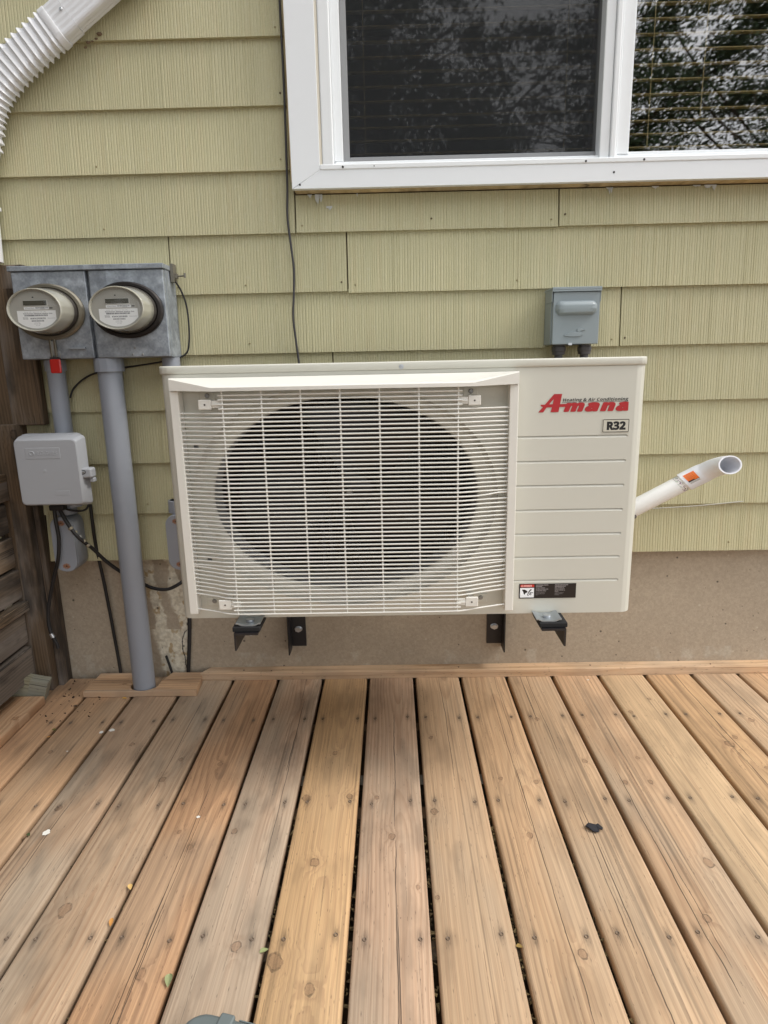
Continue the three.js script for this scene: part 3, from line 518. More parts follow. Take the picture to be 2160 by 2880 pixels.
  const danger = canvas(720, 200, (c, w, h) => {
    c.fillStyle = '#1d191b'; c.fillRect(0, 0, w, h); c.fillStyle = '#c5332c'; c.fillRect(18, 10, 172, 36);
    c.fillStyle = '#f2d9d2'; c.font = 'bold 30px sans-serif'; c.save(); c.translate(56, 39); c.scale(0.86, 1); c.fillText('DANGER', 0, 0); c.restore(); c.beginPath(); c.moveTo(24, 40); c.lineTo(37, 15); c.lineTo(50, 40); c.closePath(); c.lineWidth = 3; c.strokeStyle = '#f2d9d2'; c.stroke(); c.fillRect(35.5, 24, 3, 9); c.fillRect(35.5, 35, 3, 3);
    c.fillStyle = '#eceff2'; c.fillRect(14, 56, 176, 132); c.fillStyle = '#151315';
    c.beginPath(); c.moveTo(34, 80); c.lineTo(72, 78); c.bezierCurveTo(90, 88, 100, 98, 108, 102); c.lineTo(100, 122); c.lineTo(84, 126); c.bezierCurveTo(78, 136, 74, 146, 76, 150); c.lineTo(64, 142); c.bezierCurveTo(56, 130, 58, 118, 54, 112); c.bezierCurveTo(46, 98, 42, 90, 34, 80); c.fill();
    c.beginPath(); c.moveTo(142, 76); c.lineTo(164, 76); c.lineTo(122, 124); c.lineTo(104, 132); c.closePath(); c.fill();
    c.lineWidth = 9; c.lineCap = 'round'; c.strokeStyle = '#151315'; for (const [a, b, d, e] of [[108, 142, 118, 162], [118, 134, 146, 152], [134, 126, 156, 142], [142, 120, 176, 124]]) { c.beginPath(); c.moveTo(a, b); c.lineTo(d, e); c.stroke(); }
    const block = (x, y, lines, f, lh) => { c.font = f; c.fillStyle = '#b9b4b4'; lines.forEach((s, i) => c.fillText(s, x, y + i * lh)); };
    block(212, 26, ['ROTATING PARTS', 'HAZARD!'], 'bold 19px sans-serif', 20); block(212, 64, ['DO NOT OPERATE', 'WITHOUT GUARDS AND', 'OTHER BODY PARTS.'], 'bold 14px sans-serif', 17); block(212, 116, ['Turn off power and wait', 'for fan to stop before', 'opening. Keep hands', 'clear.'], '12px sans-serif', 14);
    block(452, 26, ['PIECES ROTATIVES', 'DANGEREUSES!'], 'bold 19px sans-serif', 20); block(452, 64, ['PEUT COUPER LES', 'DOIGTS, MAINS ET', 'AUTRES PARTIES DU', 'CORPS.'], 'bold 14px sans-serif', 17); block(452, 132, ['Couper le courant et', 'attendre l’arret du', 'ventilateur.'], '12px sans-serif', 14);
  });
  part('warning_label', sheet(0.2735, 0.3985, 0.4668, 0.5005, ZF + 0.0012), std(0xffffff, { map: danger, roughness: 0.3 }), ac, 'black danger label with a cut hand pictogram');
  // feet: bent zinc straps under the unit
  const strapM = std(S(168, 174, 178), { metalness: 0.75, roughness: 0.42 });
  for (const x of [-0.3185, 0.3295]) {
    const ft = new THREE.Group(); ft.name = 'foot'; ac.add(ft);
    const sec = (dx, y) => [[x + dx, y, 0.5525], [x + dx, y, 0.601], [x + dx, y + 0.0022, 0.601], [x + dx, y + 0.0022, 0.5525]];
    const g = loft([sec(-0.027, 0.4362), sec(-0.022, 0.4358), sec(-0.015, 0.4322), sec(-0.009, 0.4316), sec(0.009, 0.4316), sec(0.015, 0.4322), sec(0.022, 0.4358), sec(0.027, 0.4362)]);
    part('strap', toCreasedNormals(g, 0.7), strapM, ft);
    part('bolt_head', new THREE.CylinderGeometry(0.0095, 0.0095, 0.005, 6).scale(1, 1, SQ).translate(x, 0.4368, 0.579), zinc, ft);
    part('stud', rod([x, 0.402, 0.579], [x, 0.4315, 0.579], 0.0045, 0.0045, 10), zinc, ft);
  }
}
// ---------------------------------------------------------------- wall brackets
{
  const bm = phy(S(33, 31, 33), { roughness: 0.38 }), pad = std(S(24, 24, 26), { roughness: 0.8 });
  for (const [s, legX, armX, lab] of [[-1, -0.334, -0.348, 'black angle iron wall bracket under the fan grille side of the heat pump'], [1, 0.338, 0.3645, 'black angle iron wall bracket below the danger label of the heat pump']]) {
    const b = thing('wall_bracket', lab, 'bracket', { group: 'brackets carrying the heat pump' });
    const t = 0.004, w = 0.047, i = -s;
    part('wall_leg', mergeGeometries([box(Math.min(legX, legX + i * w), Math.max(legX, legX + i * w), 0.098, 0.42, -0.02, -0.0155), box(Math.min(legX, legX + s * t), Math.max(legX, legX + s * t), 0.088, 0.42, -0.02, 0.032)]), bm, b);
    const ax = armX, aw = 0.052;
    part('arm', mergeGeometries([box(Math.min(ax, ax + i * aw), Math.max(ax, ax + i * aw), 0.4155, 0.4198, 0.0, 0.612), box(Math.min(ax, ax + i * t), Math.max(ax, ax + i * t), 0.380, 0.4153, 0.0, 0.612)]), bm, b);
    part('spacer', box(Math.min(legX, ax) + (s < 0 ? 0.004 : 0.0042), Math.max(legX, ax) - (s < 0 ? 0.0042 : 0.0045), 0.385, 0.412, 0.0, 0.03), bm, b);
    part('rubber_pad', box(ax + i * aw / 2 - 0.03, ax + i * aw / 2 + 0.03, 0.4202, 0.4312, 0.535, 0.606, 0.002), pad, b);
    const bx = legX + i * 0.024;
    part('bolt', mergeGeometries([new THREE.CylinderGeometry(0.0105, 0.0105, 0.009, 6).rotateX(Math.PI / 2).scale(1, SQ, 1).translate(bx, 0.157, -0.0098), new THREE.CylinderGeometry(0.0125, 0.0125, 0.002, 20).rotateX(Math.PI / 2).scale(1, SQ, 1).translate(bx, 0.157, -0.0145)]), zinc, b);
    const hole = part('bolt_hole', lathe([[0.0001, 0.0004], [0.0025, 0.0004], [0.0026, -0.0003]], 'z', 10), std(S(10, 10, 10)), b); hole.rotation.y = i * Math.PI / 2; hole.position.set(ax + i * (t + 0.0003), 0.398, 0.56);
  }
}
// ---------------------------------------------------------------- trim strip and notched board at the wall
{
  const t = woodMap(71, { w: 0.045, len: 2.4, W: 64, H: 1536, base: [204, 171, 136], late: [164, 126, 90], grey: [188, 170, 150], greyAmt: 0.4, ring: 0.006, contrast: 0.5, cracks: 1 });
  const s = thing('trim_strip', 'thin pale wood strip laid along the foot of the foundation', 'trim board');
  const pr = [[0.0235, 0.0005], [0.0235, 0.0242], [0.0222, 0.0256], [-0.0195, 0.0256], [-0.0195, 0.0005]];
  const sec = (x, f) => pr.map(([z, y]) => [x + f * (0.0235 - z), y, z]);
  part('strip', mapUV(loft([sec(-0.627, 0.55), sec(1.5, 0)]), (x, y, z) => (z + y + 0.02) / 0.07, (x) => (x + 0.7) / 2.4), woodMat(t), s);
  const nb = std(S(92, 78, 64), { roughness: 0.6, metalness: 0.4 }); const ng = new THREE.CylinderGeometry(0.0024, 0.0024, 0.002, 8);
  for (const [x, z] of [[-0.49, 0.006], [-0.40, 0.012], [0.2, 0.004], [0.62, 0.003], [1.0, 0.006]]) { const n = part('nail', ng, nb, s); n.position.set(x, 0.026, z); }
  // board notched round the conduit, in two pieces
  const t2 = woodMap(72, { w: 0.11, len: 0.36, W: 192, H: 640, base: [190, 156, 122], late: [152, 114, 80], grey: [162, 146, 130], greyAmt: 0.5, ring: 0.0075, contrast: 0.45, cracks: 1, knots: [[0.02, 0.11, 0.005]] });
  const m2 = woodMat(t2), n2 = thing('notched_board', 'short wood board notched round the thick grey conduit', 'board');
  const front = new THREE.Shape(); front.moveTo(-0.957, -0.120); front.lineTo(-0.612, -0.120); front.lineTo(-0.618, -0.045); front.lineTo(-0.738, -0.0455);
  for (let k = 0; k <= 10; k++) { const a = (12 - 204 * k / 10) * Math.PI / 180; front.lineTo(-0.782 + 0.044 * Math.cos(a), -0.081 + 0.038 * Math.sin(a)); }
  front.lineTo(-0.826, 0.0); front.lineTo(-0.956, 0.0); front.closePath();
  const e = (sh, d) => { const g = new THREE.ExtrudeGeometry(sh, { depth: d, bevelEnabled: true, bevelSize: 0.0012, bevelThickness: 0.0012, bevelSegments: 1 }); g.rotateX(-Math.PI / 2); g.translate(0, 0.0018, 0); return mapUV(g, (x, y, z) => z / 0.11, (x) => (x + 0.96) / 0.36); };
  part('board', e(front, 0.0165), m2, n2);
  const back = new THREE.Shape(); back.moveTo(-0.733, -0.0425); back.lineTo(-0.6195, -0.042); back.lineTo(-0.624, -0.004); back.lineTo(-0.722, -0.002); back.closePath(); part('board', e(back, 0.0168), m2, n2);
}
// ---------------------------------------------------------------- old fence at the side
{
  const fence = thing('fence', 'old dark weathered wooden fence with level boards meeting the house', 'fence');
  const ft = (k, b) => woodMap(k, { w: 0.15, len: 1.2, W: 128, H: 1024, base: b, late: b.map((v) => v * 0.7), grey: [124, 115, 107], greyAmt: 0.8, ring: 0.005, contrast: 0.75, cracks: 6, dark: 0.25, knots: [[0.02, 0.3, 0.013], [-0.03, 0.8, 0.012]] });
  const fm = [ft(91, [104, 84, 62]), ft(92, [92, 74, 56]), ft(93, [116, 104, 92])].map((t) => std(undefined, { map: t, bumpMap: t, bumpScale: 0.004, roughness: 0.9, color: new THREE.Color().setScalar(0.85) }));
  const up = (g) => mapUV(g, (x, y, z) => (x + z) / 0.15, (x, y) => y / 1.2), along = (g) => mapUV(g, (x, y, z) => (y + x) / 0.15, (x, y, z) => z / 1.2);
  part('post', up(box(-1.165, -1.078, -0.4, 0.83, -0.0185, 0.072, 0.004)), fm[0], fence);
  part('post', up(box(-1.0765, -1.06, -0.028, 0.60, -0.0185, 0.040, 0.003)), fm[1], fence);
  part('board', up(box(-1.42, -1.002, 0.825, 1.262, 0.016, 0.044, 0.003)), fm[0], fence, 'upright dark board with a knot beside the meters');
  const knot = part('knot_hole', lathe([[0.0001, -0.002], [0.006, -0.001], [0.009, 0.0006], [0.0115, 0.0004]], 'z', 18), std(S(34, 24, 22), { roughness: 0.9 }), fence); knot.position.set(-1.024, 1.027, 0.0445);
  const R = rng(4);
  for (const [y0, y1, k, x] of [[0.06, 0.157, 2, -1.116], [0.168, 0.262, 2, -1.126], [0.272, 0.302, 0, -1.108], [0.312, 0.40, 1, -1.124], [0.41, 0.50, 0, -1.128], [0.515, 0.60, 1, -1.13], [0.612, 0.69, 0, -1.118], [0.70, 0.80, 1, -1.13], [0.845, 0.93, 0, -1.13], [0.94, 1.03, 1, -1.135], [1.05, 1.15, 2, -1.13], [1.17, 1.26, 0, -1.13]])
    part('fence_board', along(box(x - 0.03, x, y0, y1, 0.0745 + R() * 0.012 + (y0 > 0.83 ? 0.02 : 0), 2.7, 0.003)), fm[k], fence);
  for (let z = 0.1; z < 2.7; z += 0.142) part('picket', up(box(-1.205, -1.172, -0.4, 1.30 + 0.02 * R(), z, z + 0.132, 0.003)), fm[Math.floor(R() * 3)], fence);
  // a short grey block and a new board laid along the fence
  const bt = woodMap(95, { w: 0.1, len: 0.3, W: 96, H: 256, base: [138, 132, 108], late: [104, 96, 74], grey: [128, 128, 120], greyAmt: 0.7, contrast: 0.5, cracks: 1 });
  const bk = single('timber_block', mapUV(box(-0.05, 0.05, -0.033, 0.033, -0.02, 0.02, 0.003), (x, y, z) => (y + z) / 0.1, (x) => x / 0.3), woodMat(bt), 'short grey green timber block between fence and deck', 'timber'); bk.position.set(-1.112, 0.0435, 0.128); bk.rotation.set(0, 0.18, -0.3);
  const et = woodMap(96, { w: 0.14, len: 2.4, W: 192, H: 1280, base: [202, 162, 124], late: [160, 114, 76], grey: [174, 152, 130], greyAmt: 0.25, ring: 0.008, contrast: 0.6, cracks: 3, knots: [[0.05, 0.12, 0.008]] });
  const eb = single('edge_board', mapUV(plank(0.135, 0.026, 0, 2.3, 0.003), (x) => x / 0.14 + 0.5, (x, y, z) => z / 2.4), woodMat(et), 'newer orange brown board lying on the deck along the old fence', 'board'); eb.position.set(-1.1235, 0.0275, 0.158);
}
// ---------------------------------------------------------------- downspout
{
  const sp = thing('downspout', 'white plastic downspout with a corrugated flexible elbow', 'downspout');
  const wm = phy(S(226, 227, 230), { roughness: 0.36 });
  const path = new THREE.CatmullRomCurve3([[-0.839, 1.812, 0.05], [-0.895, 1.7745, 0.05], [-0.952, 1.7335, 0.05], [-1.004, 1.685, 0.05], [-1.038, 1.63, 0.05], [-1.054, 1.575, 0.05], [-1.062, 1.55, 0.05]].map((p) => V(...p)), false, 'centripetal');
  const L = path.getLength(), period = 0.0190, secs = [], O = rrect(0.096, 0.056, 0.02, 4);
  const place = (c, t, k) => { const n = V(-t.y, t.x, 0); return O.map(([a, b]) => [c.x + n.x * a * k, c.y + n.y * a * k, c.z + b * k]); };
  for (let s = 0; s <= L; s += period) for (const [f, k] of [[0.0, 0.86], [0.5, 1.03], [0.58, 1.03], [0.7, 0.87]]) { const q = Math.min(1, (s + f * period) / L); secs.push(place(path.getPointAt(q), path.getTangentAt(q), k)); }
  part('corrugated_elbow', toCreasedNormals(loft(secs), 0.5), wm, sp);
  const d = V(0.826, 0.563, 0).normalize(), P = (s, k) => place(V(-0.839, 1.812, 0.05).addScaledVector(d, s), d.clone().negate(), k);
  part('cuff', toCreasedNormals(loft([P(-0.001, 0.97), P(0.0015, 1.01), P(0.017, 1.0), P(0.0185, 0.97)]), 0.5), wm, sp);
  // ribbed straight length
  const rib = rrect(0.086, 0.05, 0.01, 3), fine = []; for (let i = 0; i < rib.length; i++) { const a = rib[i], b = rib[(i + 1) % rib.length]; fine.push(a); const l = Math.hypot(a[0] - b[0], a[1] - b[1]); if (l > 0.03) { const n = Math.round(l / 0.0065); for (let k = 1; k < n; k++) { const t = k / n, ox = k % 2 ? 0.0016 : 0; fine.push([mix(a[0], b[0], t) * (1 - (Math.abs(a[0] - b[0]) < 1e-6 ? ox * 20 : 0)), mix(a[1], b[1], t) * (1 - (Math.abs(a[1] - b[1]) < 1e-6 ? ox * 27 : 0))]); } } }
  const Q = (s, k) => { const c = V(-0.839, 1.812, 0.05).addScaledVector(d, s), n = V(d.y, -d.x, 0); return fine.map(([a, b]) => [c.x + n.x * a * k, c.y + n.y * a * k, c.z + b * k]); };
  part('pipe', toCreasedNormals(loft([Q(0.06, 1), Q(0.019, 1)].reverse()), 0.3), wm, sp); part('pipe', toCreasedNormals(loft([Q(0.0605, 0.95), Q(0.195, 0.95)]), 0.3), wm, sp);
  part('collar', toCreasedNormals(loft([P(0.197, 1.02), P(0.2, 1.06), P(0.34, 1.06)]), 0.4), wm, sp);
  part('lower_pipe', toCreasedNormals(loft([[-1.062, 1.549], [-1.072, 1.52], [-1.09, 1.47], [-1.10, 1.268]].map(([x, y]) => O.map(([a, b]) => [x + a * 0.93, y, 0.05 + b * 0.93]))), 0.4), wm, sp);
  const sc = part('screw', lathe([[0.0001, 0.0028], [0.003, 0.0022], [0.0042, 0]], 'z', 12), zinc, sp); sc.position.set(-0.800, 1.8475, 0.0755);
  part('strap', box(-1.168, -1.048, 1.40, 1.41, 0.024, 0.108, 0.002), wm, sp);
}
// wasp nest crumbs of mud under the pipe
{
  const R = rng(66), gs = []; for (let k = 0; k < 5; k++) { const g = new THREE.IcosahedronGeometry(0.003 + R() * 0.0035, 0); g.scale(1.3, 0.8, 0.8); g.translate(-0.775 + k * 0.010, 1.789 + k * 0.0065 + R() * 0.006, 0.012 + R() * 0.005); gs.push(g); }
  single('mud_nest', mergeGeometries(gs), std(S(118, 100, 80), { roughness: 1 }), 'small brown mud nest under the sloping downspout', 'nest');
}
// ---------------------------------------------------------------- meter enclosure and meters
{
  const galv = dataTex(512, 512, (x, y) => { const n = fbm(x / 42, y / 42, 5), m = fbm(x / 9 + 40, y / 9, 3), q = fbm(x / 120 + 9, y / 90, 3); let c = mix3([132, 138, 145], [170, 177, 185], clamp(0.5 + (n - 0.5) * 1.8)); c = mix3(c, [112, 116, 122], 0.4 * sstep(0.55, 0.75, q)); const k = 0.9 + 0.2 * m; return c.map((v) => v * k); });
  galv.repeat.set(4, 4);
  const gm = std(0xffffff, { map: galv, metalness: 0.35, roughness: 0.5 });
  const e = thing('meter_enclosure', 'galvanized steel double meter cabinet on the siding', 'meter cabinet');
  part('back_box', box(-1.003, -0.5975, 1.008, 1.24, 0.013, 0.088, 0.001), gm, e);
  part('cover', box(-1.0035, -0.806, 1.0085, 1.2335, 0.0885, 0.107, 0.003), gm, e); part('cover', box(-0.7965, -0.598, 1.0085, 1.2335, 0.0885, 0.107, 0.003), gm, e);
  part('cap', box(-1.009, -0.5945, 1.2345, 1.2475, 0.012, 0.1125, 0.002), gm, e);
  for (const [x, y] of [[-0.70, 1.0155], [-0.673, 1.0155], [-0.693, 1.033]]) { const s = part('rivet', lathe([[0.0001, 0.0016], [0.0022, 0.0012], [0.003, 0]], 'z', 10), steelDull, e); s.position.set(x, y, 0.107); }
  // grounding clamp on the side
  const cl = std(S(122, 118, 108), { metalness: 0.5, roughness: 0.55 });
  part('ground_clamp', mergeGeometries([box(-0.5943, -0.586, 1.206, 1.253, 0.03, 0.058), box(-0.5858, -0.579, 1.216, 1.228, 0.036, 0.052)]), cl, e);
  part('clamp_screw', mergeGeometries([rod([-0.586, 1.221, 0.045], [-0.556, 1.2225, 0.05], 0.0022, 0.0022, 8), rod([-0.5575, 1.217, 0.05], [-0.5575, 1.229, 0.05], 0.003, 0.003, 8)]), cl, e);
  part('hasp', box(-0.868, -0.825, 1.0325, 1.0385, 0.1075, 0.115, 0.001), gm, e);

  const meterFace = (serial) => canvas(512, 512, (c, w, h) => {
    c.fillStyle = '#9c9b93'; c.fillRect(0, 0, w, h);
    c.fillStyle = '#b5b5ae'; c.fillRect(150, 128, 240, 78); c.fillStyle = '#4c4d48'; c.fillRect(160, 134, 220, 62);
    c.fillStyle = '#d4d6d6'; c.fillRect(146, 214, 250, 34); c.fillStyle = '#6d7072'; c.font = '24px serif'; c.fillText('ElectNet', 156, 240);
    const R = rng(serial); c.fillStyle = '#3b3d40'; for (let x = 262; x < 386;) { const a = 1 + Math.floor(R() * 3); c.fillRect(x, 220, a, 16); x += a + 1 + Math.floor(R() * 3); } c.fillRect(310, 240, 50, 3);
    c.fillStyle = '#2e2f31'; c.beginPath(); c.ellipse(420, 232, 18, 8, 0, 0, 7); c.fill(); c.beginPath(); c.arc(248, 92, 9, 0, 7); c.fill();
    c.save(); c.beginPath(); c.arc(256, 256, 236, 0, 7); c.clip(); c.fillStyle = '#dcdedd'; c.fillRect(70, 262, 392, 240); c.restore();
    c.fillStyle = '#4c4e52'; c.font = '11px sans-serif'; c.fillText('120/240V  200A  1 phase  3 wire  60Hz  1.0kh', 140, 284); c.font = 'bold 22px sans-serif'; c.fillText('Kitchener-Wilmot Hydro Inc.', 130, 308);
    for (let x = 140; x < 378;) { const a = 1 + Math.floor(R() * 4); c.fillRect(x, 314, a, 20); x += a + 1 + Math.floor(R() * 2); }
    c.font = 'bold 24px serif'; c.fillText('icon', 124, 372); c.fillRect(122, 346, 52, 3); c.font = 'bold 28px sans-serif'; c.fillText('KWH' + serial, 196, 374); c.font = '13px sans-serif'; c.fillText('Measurement', 372, 366);
    for (let x = 206; x < 330;) { const a = 1 + Math.floor(R() * 3); c.fillRect(x, 386, a, 18); x += a + 1 + Math.floor(R() * 2); }
    c.font = '11px sans-serif'; c.fillText('CL200 TA30', 234, 424); c.fillText('Form 2S  240V', 226, 438); c.fillText('AE-1148', 244, 454);
  });
  const specs = [[-0.912, 1.130, 205870, 'round electricity meter with a red seal tag hanging below it', S(128, 122, 108)], [-0.700, 1.1305, 205889, 'round electricity meter in a dark ring, without a seal tag', S(52, 48, 46)]];
  specs.forEach(([x, y, serial, lab, ringCol], k) => {
    const m = thing('electricity_meter', lab, 'meter', { group: 'two electricity meters on the cabinet' }); m.position.set(x, y, 0.107); m.scale.set(1, SQ, 0.58);
    const beige = phy(S(166, 164, 152), { roughness: 0.2, clearcoat: 1, clearcoatRoughness: 0.06 }), ring = phy(ringCol, { metalness: 0.65, roughness: 0.3 }), dk = std(S(60, 56, 52), { roughness: 0.5 });
    part('ring', lathe([[0.080, 0.014], [0.084, 0.020], [0.092, 0.019], [0.0965, 0.013], [0.0965, 0.0005]], 'z', 64), ring, m);
    part('base', lathe([[0.079, 0.002], [0.0805, 0.028], [0.077, 0.036], [0.077, 0.0365]], 'z', 56), dk, m);
    part('cover', lathe([[0.0765, 0.034], [0.0785, 0.042], [0.0762, 0.075], [0.0735, 0.110], [0.072, 0.127], [0.0715, 0.132], [0.0695, 0.136], [0.0672, 0.135], [0.066, 0.130], [0.0655, 0.122]], 'z', 64), beige, m);
    const disc = new THREE.CircleGeometry(0.0655, 48); disc.translate(0, 0, 0.1235);
    part('face', disc, std(0xffffff, { map: meterFace(serial), roughness: 0.5 }), m);
    part('glass', lathe([[0.0001, 0.1325], [0.062, 0.1318], [0.0655, 0.130]], 'z', 40), phy(0xffffff, { transmission: 1, thickness: 0, roughness: 0.03, ior: 1.35 }), m);
    part('display', box(-0.028, 0.028, 0.0165, 0.031, 0.1242, 0.1262, 0.0005), phy(S(74, 74, 66), { roughness: 0.15 }), m);
    if (k === 0) {
      part('ring_tail', mergeGeometries([box(-0.0085, -0.0035, -0.155, -0.09, 0.002, 0.016, 0.001), box(0.0035, 0.0085, -0.155, -0.09, 0.002, 0.016, 0.001)]), ring, m);
      part('tail_clip', box(-0.0032, 0.0032, -0.15, -0.1, 0.004, 0.009), zinc, m);
      const tag = part('seal_tag', new RoundedBoxGeometry(0.030, 0.050, 0.011, 3, 0.005).translate(0.002, -0.188, 0.016), phy(S(176, 36, 32), { roughness: 0.25, clearcoat: 0.4 }), m, 'red plastic seal tag');
      part('seal_cap', box(-0.0115, 0.0155, -0.1625, -0.156, 0.0065, 0.0175, 0.001), std(S(46, 40, 40)), m);
      part('seal_wire', tube([[0.006, -0.15, 0.018], [0.016, -0.135, 0.022], [0.02, -0.15, 0.02], [0.014, -0.163, 0.014]], 0.001, { rad: 5 }), steelDull, m);
    }
  });
}
// ---------------------------------------------------------------- conduits
{
  const big = thing('conduit', 'thick grey plastic conduit running from meter cabinet down through the deck', 'conduit');
  part('pipe', rod([-0.786, 0.97, 0.066], [-0.7835, -0.25, 0.086], 0.0325, 0.0325, 36), pvcGrey, big);
  part('coupling', lathe([[0.033, 0], [0.0395, 0.0005], [0.0395, 0.0365], [0.033, 0.037]], 'y', 36).translate(-0.786, 0.971, 0.066), pvcGrey, big);
  const thin = thing('conduit', 'thinner grey conduit passing behind the cable box to an elbow fitting', 'conduit');
  part('pipe', rod([-0.9475, 1.007, 0.046], [-0.9475, 0.585, 0.046], 0.0242, 0.0242, 28), pvcGrey, thin);
  part('coupling', lathe([[0.0245, 0], [0.0285, 0.0005], [0.0285, 0.03], [0.0245, 0.0305]], 'y', 28).translate(-0.9475, 0.976, 0.046), pvcGrey, thin);
  const stub = thing('conduit', 'grey conduit stub between the meter cabinet and top of heat pump', 'conduit');
  part('pipe', rod([-0.617, 1.007, 0.05], [-0.617, 0.585, 0.05], 0.0245, 0.0245, 28), pvcGrey, stub);
  const rustC = canvas(128, 128, (c) => { c.fillStyle = '#9298a2'; c.fillRect(0, 0, 128, 128); const R = rng(3); for (let k = 0; k < 900; k++) { const a = R() * 7, r = 64 * Math.sqrt(R()); c.fillStyle = `rgba(${110 + R() * 50},${70 + R() * 26},${44 + R() * 16},${0.5 * (1 - r / 66)})`; c.beginPath(); c.arc(64 + r * Math.cos(a), 64 + r * Math.sin(a), 2 + R() * 6, 0, 7); c.fill(); } c.fillStyle = '#4a3428'; c.beginPath(); c.arc(64, 64, 15, 0, 7); c.fill(); });
  const rust = std(0xffffff, { map: rustC, roughness: 0.85 });
  const fitting = (parent, x, w) => {
    const cv = new THREE.Shape(rrect(w, 0.162, 0.0275, 6).map(([a, b]) => new THREE.Vector2(a, b)));
    const body = new THREE.ExtrudeGeometry(cv, { depth: 0.056, bevelEnabled: true, bevelSize: 0.003, bevelThickness: 0.003, bevelSegments: 2 }); body.translate(x, 0.478, 0.022);
    part('elbow_body', toCreasedNormals(body, 0.6), pvcGrey, parent);
    const pl = new THREE.ExtrudeGeometry(new THREE.Shape(rrect(w + 0.002, 0.164, 0.0285, 6).map(([a, b]) => new THREE.Vector2(a, b))), { depth: 0.0035, bevelEnabled: true, bevelSize: 0.001, bevelThickness: 0.001, bevelSegments: 1 }); pl.translate(x, 0.478, 0.0835);
    part('elbow_cover', toCreasedNormals(pl, 0.6), pvcGrey, parent);
    part('hub', lathe([[0.0245, 0.002], [0.031, 0], [0.030, 0.035], [0.0245, 0.036]], 'y', 28).translate(x, 0.5635, 0.048), pvcGrey, parent);
    for (const y of [0.543, 0.412]) { const d = part('rusty_screw', new THREE.CircleGeometry(0.0125, 20).scale(1, SQ, 1), rust, parent, 'rust stained screw'); d.position.set(x, y, 0.0886); }
  };
  fitting(thin, -0.972, 0.062); fitting(stub, -0.634, 0.06);
}
// ---------------------------------------------------------------- cable company box
{
  const b = thing('cable_box', 'light grey plastic cable service box with an embossed name and side latch', 'utility box');
  const gp = phy(S(160, 163, 168), { roughness: 0.45 });
  part('base', box(-1.044, -0.878, 0.601, 0.806, 0.072, 0.1185, 0.014), gp, b);
  const sec = (k, z, d) => rrect(0.182 * k, 0.192 * k, 0.012, 4).map(([x, y]) => [-0.9475 + x + d, 0.7045 + y, z]);
  part('lid', toCreasedNormals(loft([sec(1.03, 0.1187, 0), sec(1.02, 0.130, 0), sec(0.96, 0.1535, 0), sec(0.945, 0.1575, 0), sec(0.92, 0.159, 0)]), 0.3), gp, b);
  part('name_plate', box(-1.004, -0.9085, 0.7425, 0.773, 0.1578, 0.1596, 0.0008), gp, b);
  const tg = new TextGeometry('ROGERS', { font, size: 0.0105, depth: 0.0009, curveSegments: 3 }); tg.computeBoundingBox(); tg.scale(0.058 / tg.boundingBox.max.x, 0.95, 1); tg.translate(-0.9745, 0.7535, 0.1592); part('embossed_name', tg, gp, b);
  part('embossed_emblem', new THREE.TorusGeometry(0.0058, 0.0014, 6, 24).scale(1, 0.9, 0.6).translate(-0.9865, 0.758, 0.1598), gp, b);
  part('raised_mark', lathe([[0.0001, 0.001], [0.003, 0.0008], [0.0036, 0]], 'z', 14).translate(-0.957, 0.709, 0.159), gp, b); part('raised_plate', box(-0.936, -0.896, 0.640, 0.653, 0.158, 0.1594, 0.0005), gp, b);
  part('latch', box(-0.866, -0.833, 0.685, 0.7135, 0.121, 0.150, 0.006), gp, b);
  part('latch_bore', lathe([[0.0001, -0.001], [0.006, -0.0008], [0.0072, 0.0006], [0.0085, 0.0004]], 'z', 18).scale(1, SQ, 1).translate(-0.857, 0.7025, 0.1502), std(S(34, 32, 32)), b); part('latch_screw', lathe([[0.0001, 0.002], [0.003, 0.0016], [0.0036, 0]], 'z', 12).scale(1, SQ, 1).translate(-0.855, 0.7015, 0.1504), steelDull, b);
  part('latch_tab', box(-0.846, -0.834, 0.672, 0.6845, 0.121, 0.139, 0.003), gp, b);
  for (const y of [0.785, 0.64]) part('hinge_rib', box(-0.8775, -0.8745, y - 0.015, y + 0.008, 0.08, 0.115, 0.001), gp, b);
  part('cable_gland', box(-0.99, -0.948, 0.585, 0.6005, 0.082, 0.108, 0.003), blackRubber, b);
  part('mounting_block', box(-1.0, -0.985, 0.64, 0.78, 0.013, 0.0715), std(S(90, 74, 56)), b);
}
